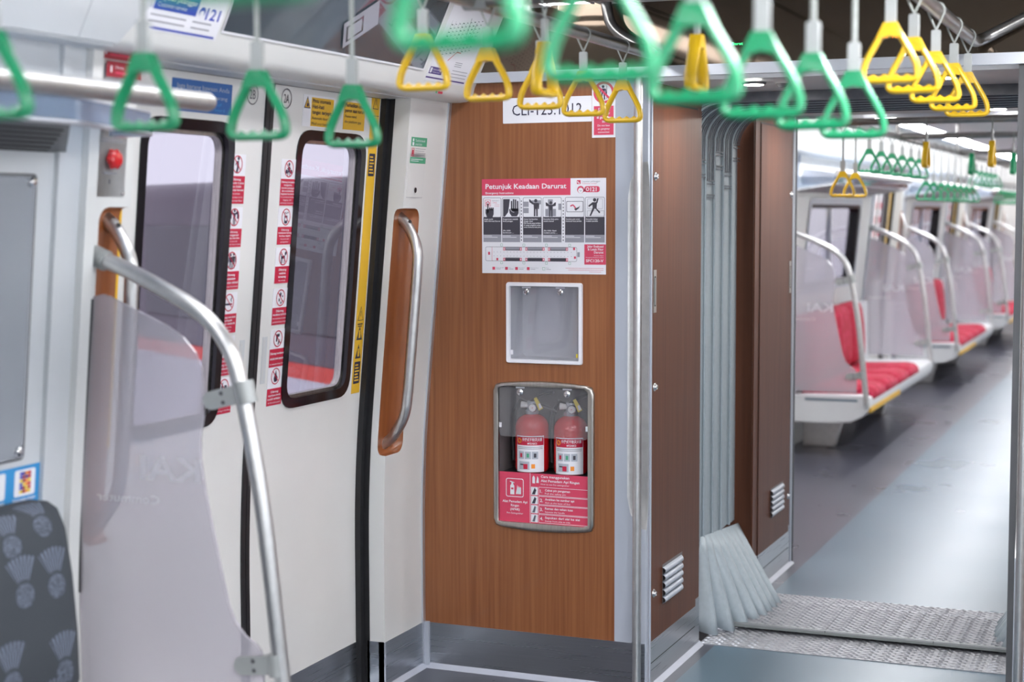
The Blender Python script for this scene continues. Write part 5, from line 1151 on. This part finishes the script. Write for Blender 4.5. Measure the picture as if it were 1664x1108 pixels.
def rail_y(label, x, y0, y1, z, hang, m_=grey_tube, curl=None, R=RAILR):
    t = thing('overhead_rail', label, 'rail', (x, (y0+y1)/2, z))
    P = [(x, y0, z), (x, y1, z)]
    if curl: P += curl; P = fillet(P, 0.06, 6)
    m = MB(); m.tube(P, R, m_, 18); put('tube', m, t, smooth=60)
    for y in hang:
        m = MB(); m.cyl((x, y, z+R*0.6), (x, y, 2.12), 0.011, m_, 14); m.lathe([(0.026, 0), (0.026, -0.006), (0.014, -0.012)], (x, y, 2.12), (0, 0, 1), m_, 18); put('hanger', m, t, smooth=60)
    return t
XL, XR = -0.50, 0.42
rail_y('left overhead grab rail running to the wooden end wall with upturned end', XL, -0.6, 4.655, ZR, (0.3, 2.1, 3.62), grey_tube, [(XL-0.15, 4.665, ZR+0.085), (XL-0.165, 4.665, 2.12)])
rail_y('right overhead grab rail above the row of yellow straps with upturned end', XR, -0.6, 4.665, ZR, (-0.2, 1.2, 2.4), grey_tube, [(XR+0.15, 4.675, ZR+0.075), (XR+0.40, 4.68, 2.12)])
t = thing('cross_rail', 'cross rail between the left and right overhead rails of the near carriage', 'rail', (-0.04, 3.30, ZR))
m = MB(); m.tube([(XL+0.006, 3.30, ZR), (XR-0.006, 3.30, ZR)], RAILR, grey_tube, 18); put('tube', m, t, smooth=60)
m = MB(); m.tube([(XL-0.019, 3.30, ZR), (XL+0.035, 3.30, ZR)], 0.021, sleeve_m, 18); put('joint', m, t, smooth=60)
m = MB(); m.tube([(XR-0.035, 3.30, ZR), (XR+0.019, 3.30, ZR)], 0.021, sleeve_m, 18); put('joint', m, t, smooth=60)
ORD = ('first', 'second', 'third', 'fourth', 'fifth', 'sixth', 'seventh', 'eighth', 'ninth', 'tenth')
for i, y in enumerate((1.73, 2.07, 2.395, 2.735)):
    place(GL, (XL, y, 1.608), 'green triangular strap hanging over the left seats, %s one from the left' % ORD[i], 'green straps on the near left rail', (0.05, -0.03, 0.02, -0.04)[i])
for i, y in enumerate((3.046, 3.383, 3.706, 4.014, 4.337)):
    place(YS, (XL, y, ZR-0.217), 'yellow triangular strap in front of the doors and wood wall, %s one from the left' % ORD[i], 'yellow straps on the near left rail', (0.06, -0.05, 0.03, 0.1, -0.06)[i])
for i, y in enumerate((0.86, 1.19, 1.53, 1.87, 2.20, 2.53, 2.87)):
    place(GL, (XR, y, 1.612), 'green triangular strap, blurred in front at top centre, %s one counting away from the camera' % ORD[i], 'green straps on the near right rail', (0.05, -0.06, 0.08, -0.04, 0.06, -0.03, 0.05)[i])
for i, y in enumerate((3.246, 3.54, 3.869, 4.19, 4.47)):
    place(YS, (XR, y, ZR-0.217), 'yellow triangular strap at upper right before the gangway, %s one counting away from the camera' % ORD[i], 'yellow straps on the near right rail', (0.04, -0.05, 0.03, -0.03, 0.05)[i])
for x, lab in ((-0.33, 'yellow strap seen edge on from its cross rail, left one at top centre'), (0.012, 'yellow strap seen edge on from its cross rail, right one at top centre')):
    place(YS, (x, 3.30, ZR-0.217), lab, 'edge on yellow straps on the near cross rail', PI/2+0.02)

# ================================================================== THE NEXT CARRIAGE (left half is what the gangway shows)
FY = 26.4
m = MB(); m.box(-1.4, -0.89, 6.74, FY, 2.10, 2.15, ceil_m); m.box(-0.76, 1.4, 6.74, FY, 2.10, 2.15, ceil_m); m.box(-0.89, -0.76, 6.74, FY, 2.13, 2.15, ceil_m); struct('ceiling_far', m, smooth=0)
m = MB(); m.box(1.31, 1.36, 6.74, FY, 0, 2.1, white); struct('wall_far_right', m, smooth=0)
m = MB(); m.box(-1.4, 1.4, FY, FY+0.05, 0, 2.15, wood); struct('wall_far_end', m, smooth=0)
m = MB(); m.box(-1.4, -0.62, 6.725, 6.74, 0, 2.1, wood); m.box(0.662, 1.4, 6.725, 6.74, 0, 2.1, wood); m.box(-1.4, 1.4, 6.725, 6.74, 1.90, 2.12, white); struct('wall_far_front', m, smooth=0)
DOORS = [(8.40, 9.62), (12.62, 13.84), (16.86, 18.08), (21.1, 22.32)]
BENCH = [(9.75, 12.46, 9.90, 11.78), (13.99, 16.70, 14.15, 16.05), (18.23, 20.94, 18.40, 20.3)]
segs = []; y = 6.74
for a, b in DOORS: segs.append((y, a)); y = b
segs.append((y, FY))
m = MB()
for i, (a, b) in enumerate(segs):
    if i in (1, 2, 3):
        w0, w1 = a+0.62, b-0.62
        strip_yz(m, a, w0, 0, 1.845, white, 0, 0.08); strip_yz(m, w1, b, 0, 1.845, white, 0, 0.08); strip_yz(m, w0, w1, 0, 0.98, white, 0, 0.08); strip_yz(m, w0, w1, 1.56, 1.845, white, 0, 0.08)
    else: strip_yz(m, a, b, 0, 1.845, white, 0, 0.08)
struct('wall_far_left', m, smooth=0)
for i, (a, b) in enumerate(segs[1:4]):
    w0, w1 = a+0.62, b-0.62; m = MB()
    def wl_(g, e, r=0.05): return [(prof(z)+e, yy, z) for yy, z in rrect(w0+g, w1-g, 0.98+g, 1.56-g, r, 4)]
    m.grid([wl_(-0.02, 0.006), wl_(0.02, 0.006)], frame_m, True); m.grid([wl_(0.02, 0.006), wl_(0.045, 0.0), wl_(0.045, -0.07)], black_gloss, True)
    m.box(prof(1.3)-0.05, prof(1.3)-0.02, (w0+w1)/2-0.025, (w0+w1)/2+0.025, 0.98, 1.56, frame_m)
    wd = struct('window_%d' % (i+1), m, smooth=0); g = MB(); g.hexa(wl_(0.0, -0.04), wl_(0.0, -0.044), pane_m); put('pane', g, wd, smooth=0)
    m = MB(); strip_yz(m, a+0.14, a+0.17, 0.15, 1.84, frame_m, 0.012, 0.012); strip_yz(m, b-0.17, b-0.14, 0.15, 1.84, frame_m, 0.012, 0.012); struct('trim_far', m, smooth=0)
m = MB(); c = [(-1.32, 1.852), (-1.206, 1.836), (-1.148, 1.838), (-1.126, 1.858), (-1.12, 1.88), (COVE(2.11), 2.11)]
m.grid([[(x, yy, z) for yy in (6.74, FY)] for x, z in c], white); struct('trim_far_cove', m, smooth=50)
for n, (a, b) in enumerate(DOORS):
    mid = (a+b)/2
    dl = door_leaf('door_%d' % (3+2*n), a+0.02, mid-0.018, a+0.14, mid-0.15, 0, True); dr_ = door_leaf('door_%d' % (4+2*n), mid+0.018, b-0.02, mid+0.15, b-0.14, 0, True)
    m = MB(); strip_yz(m, mid-0.018, mid+0.018, 0.02, 1.87, rubber, -0.084, 0.04); put('edge_seal', m, dl, smooth=0)
    m = MB(); strip_yz(m, a, a+0.022, 0, 1.845, rubber, -0.06, 0.08); strip_yz(m, b-0.022, b, 0, 1.845, rubber, -0.06, 0.08); struct('trim_far_seal', m, smooth=0)
    if n == 0: continue
    nm = ('', 'nearest', 'middle', 'farthest')[n]
    s = doorsign(b-0.085, 0.937); s.plate(0, 0.05, 0, 0.9, s_yellow); seal(s, 'warning_strip', 'yellow strip on the %s left door of the next carriage' % nm, 'sticker', 'yellow strips on the far doors')
    for side, y0 in (('left', mid-0.14), ('right', mid+0.075)):
        s = doorsign(y0, 0.955); s.plate(0, 0.075, 0, 0.68, paper)
        for k in range(6): s.rect(0, 0.075, 0.002+k*0.112, 0.054+k*0.112, crimson); s.ring(0.0375, 0.083+k*0.112, 0.018, 0.022, crimson, 2, 14)
        seal(s, 'sticker_column', 'column of red prohibition stickers on %s leaf of the %s far door' % (side, nm), 'sticker', 'far door sticker columns')
    t = thing('door_grab_rail', 'steel grab handle in brown recess beyond the %s far door' % nm, 'handle', (prof(1.1), b+0.04, 0.76), 'far door grab rails')
    m = MB(); q = [(prof(z)+0.004, yy, z) for yy, z in rrect(b+0.004, b+0.12, 0.737, 1.50, 0.05, 5)]; m.hexa(q, [(x-0.004, yy, z) for x, yy, z in q], pocket_m); put('recess', m, t, smooth=0)
    P = [(prof(1.48)-0.002, b+0.06, 1.478), (prof(1.39)+0.047, b+0.03, 1.385), (prof(0.865)+0.047, b+0.03, 0.86), (prof(0.76)-0.002, b+0.06, 0.762)]
    m = MB(); m.tube(fillet(P, 0.06, 5), 0.015, tube_m, 12); put('bar', m, t, smooth=60)
k_ = ('nearest', 'middle', 'farthest')
for i, (a, b, c0, c1) in enumerate(BENCH):
    make_bench(a+0.022, b-0.022, c0, c1, 4, red_fab, 'red patterned bench with white shell in the next carriage, %s of the three' % k_[i], 'red benches of the next carriage')
    bs = C.objects['bench_seat.%03d' % (i+1)]; bs.location.z = -0.045
    for yy, w_ in ((a, 'near'), (b, 'far')):
        dup(near_div, (0, yy, -0.02), 'glass divider with bent rail at the %s end of the %s red bench' % (w_, k_[i]))
    make_rack(a-0.06, b+0.06, 'white edged luggage rack over the %s red bench of the next carriage' % k_[i], 0, 'far luggage racks', False, grey_wall)
for i, (a, b) in enumerate(((7.0, 8.9), (9.0, 11.9), (12.1, 16.0), (16.3, 20.3), (20.6, 25.8))):
    t = thing('ceiling_light', 'white ceiling light strip of the next carriage, %s from the gangway' % ORD[i], 'light', (-0.825, (a+b)/2, 2.10), 'far ceiling light strips')
    m = MB(); m.box(-0.888, -0.762, a, b, 2.096, 2.12, lamp_far); put('diffuser', m, t, smooth=0)
    m = MB(); m.box(-0.893, -0.886, a, b, 2.092, 2.12, alu); put('frame', m, t, smooth=0)
for i, (a, b) in enumerate(((7.0, 11.9), (12.1, 16.0), (16.3, 25.8))):
    m = MB(); m.box(0.762, 0.888, a, b, 2.096, 2.12, lamp_far); tag(put('ceiling_light', m, None, 0, 0), 'white ceiling light strip on the right of the next carriage, %s' % ('near', 'middle', 'far')[i], 'light', 'far right light strips')
ZF = 1.90
rail_y('left overhead grab rail of the next carriage full of green straps', XL, 7.47, 24.0, ZF, (9.05, 11.6, 14.0, 17.0, 20.0), grey_tube)
o = C.objects.get('overhead_rail.002')
def far_end_curl():
    m = MB(); m.tube(fillet([(XL, 7.50, ZF), (XL-0.01, 7.44, ZF), (XL-0.16, 7.44, ZF+0.05), (XL-0.17, 7.44, 2.10)], 0.05, 5), RAILR, grey_tube, 14); put('end_bend', m, o, smooth=60)
far_end_curl()
for j, (y, lab) in enumerate(((7.5, 'first'), (9.05, 'second'), (11.6, 'third'), (14.0, 'fourth'))):
    m = MB(); m.tube([(XL+0.017, y, ZF), (XR, y, ZF)], RAILR, grey_tube, 14); tag(put('cross_rail', m, None, 0, 60), 'dark cross rail in the next carriage, %s beyond the gangway' % lab, 'rail', 'far cross rails')
for i, y in enumerate((7.52, 7.83)): place(YL, (XL, y, ZF-0.345), 'yellow strap on a long cord just beyond the gangway, %s one' % ('left', 'right')[i], 'long yellow straps of the next carriage')
for i, y in enumerate((8.194, 8.54, 8.88, 9.22, 9.54, 9.85)): place(GS, (XL, y, ZF-0.217), 'green short strap in the first row of the next carriage, %s one from the left' % ORD[i], 'short green straps, first row')
for i in range(8): place(GL, (XL, 10.14+i*0.335, ZF-0.345), 'green long strap over the first red bench, %s one from the left' % ORD[i], 'long green straps over the first bench')
for i in range(5): place(GS, (XL, 12.75+i*0.335, ZF-0.217), 'green short strap before the second far door, %s one from the left' % ORD[i], 'short green straps, second row')
for i in range(8): place(GL, (XL, 14.55+i*0.335, ZF-0.345), 'green long strap over the second red bench, %s one from the left' % ORD[i], 'long green straps over the second bench')
for i in range(4): place(GS, (XL, 17.3+i*0.335, ZF-0.217), 'green short strap at the far right of the gangway view, %s one from the left' % ORD[i], 'short green straps, third row')
for x, lab in ((-0.121, 'left'), (0.166, 'right')): place(YS, (x, 7.5, ZF-0.217), 'yellow strap seen edge on in the next carriage, %s one' % lab, 'edge on yellow straps of the next carriage', PI/2)
for x, lab in ((-0.102, 'left'), (0.114, 'right')): place(GS, (x, 9.05, ZF-0.217), 'green strap seen edge on in the next carriage, %s one' % lab, 'edge on green straps of the next carriage', PI/2)

# ================================================================== OUTSIDE the windows: platform and another train at an angle
m = MB(); m.box(-14, -1.5, -8, 30, -1.05, -1.0, platform_m); struct('platform', m, smooth=0)
t = thing('neighbour_train', 'dark lilac train with red stripe seen through the door windows', 'train', (-3.4, 7.4, -1.0))
d = Vector((-0.83, 0.557, 0)); nrm = Vector((0.557, 0.83, 0)); c0 = Vector((-3.3, 7.45, 0))
def tbox(m, a0, a1, z0, z1, e0, e1, mm):
    q = [c0+d*a0+nrm*(-e1), c0+d*a1+nrm*(-e1), c0+d*a1+nrm*(-e0), c0+d*a0+nrm*(-e0)]
    m.hexa([p+Vector((0, 0, z0)) for p in q], [p+Vector((0, 0, z1)) for p in q], mm)
m = MB(); tbox(m, -1.0, 7.0, -0.8, 1.68, -0.8, 0.0, train_m); put('body', m, t, bevel=0.12, seg=4)
m = MB(); tbox(m, -0.95, 6.9, 0.61, 0.69, -0.01, 0.012, stripe_m); put('stripe', m, t, smooth=0)
m = MB(); tbox(m, -0.95, 6.9, -0.8, 0.61, -0.01, 0.008, paper); put('skirt', m, t, smooth=0)
for a0, a1 in ((-0.6, 0.5), (1.2, 2.3), (3.0, 4.1)):
    m = MB(); tbox(m, a0, a1, 0.85, 1.42, -0.01, 0.014, train_dk); put('window', m, t, bevel=0.01)
bpy.context.view_layer.update()
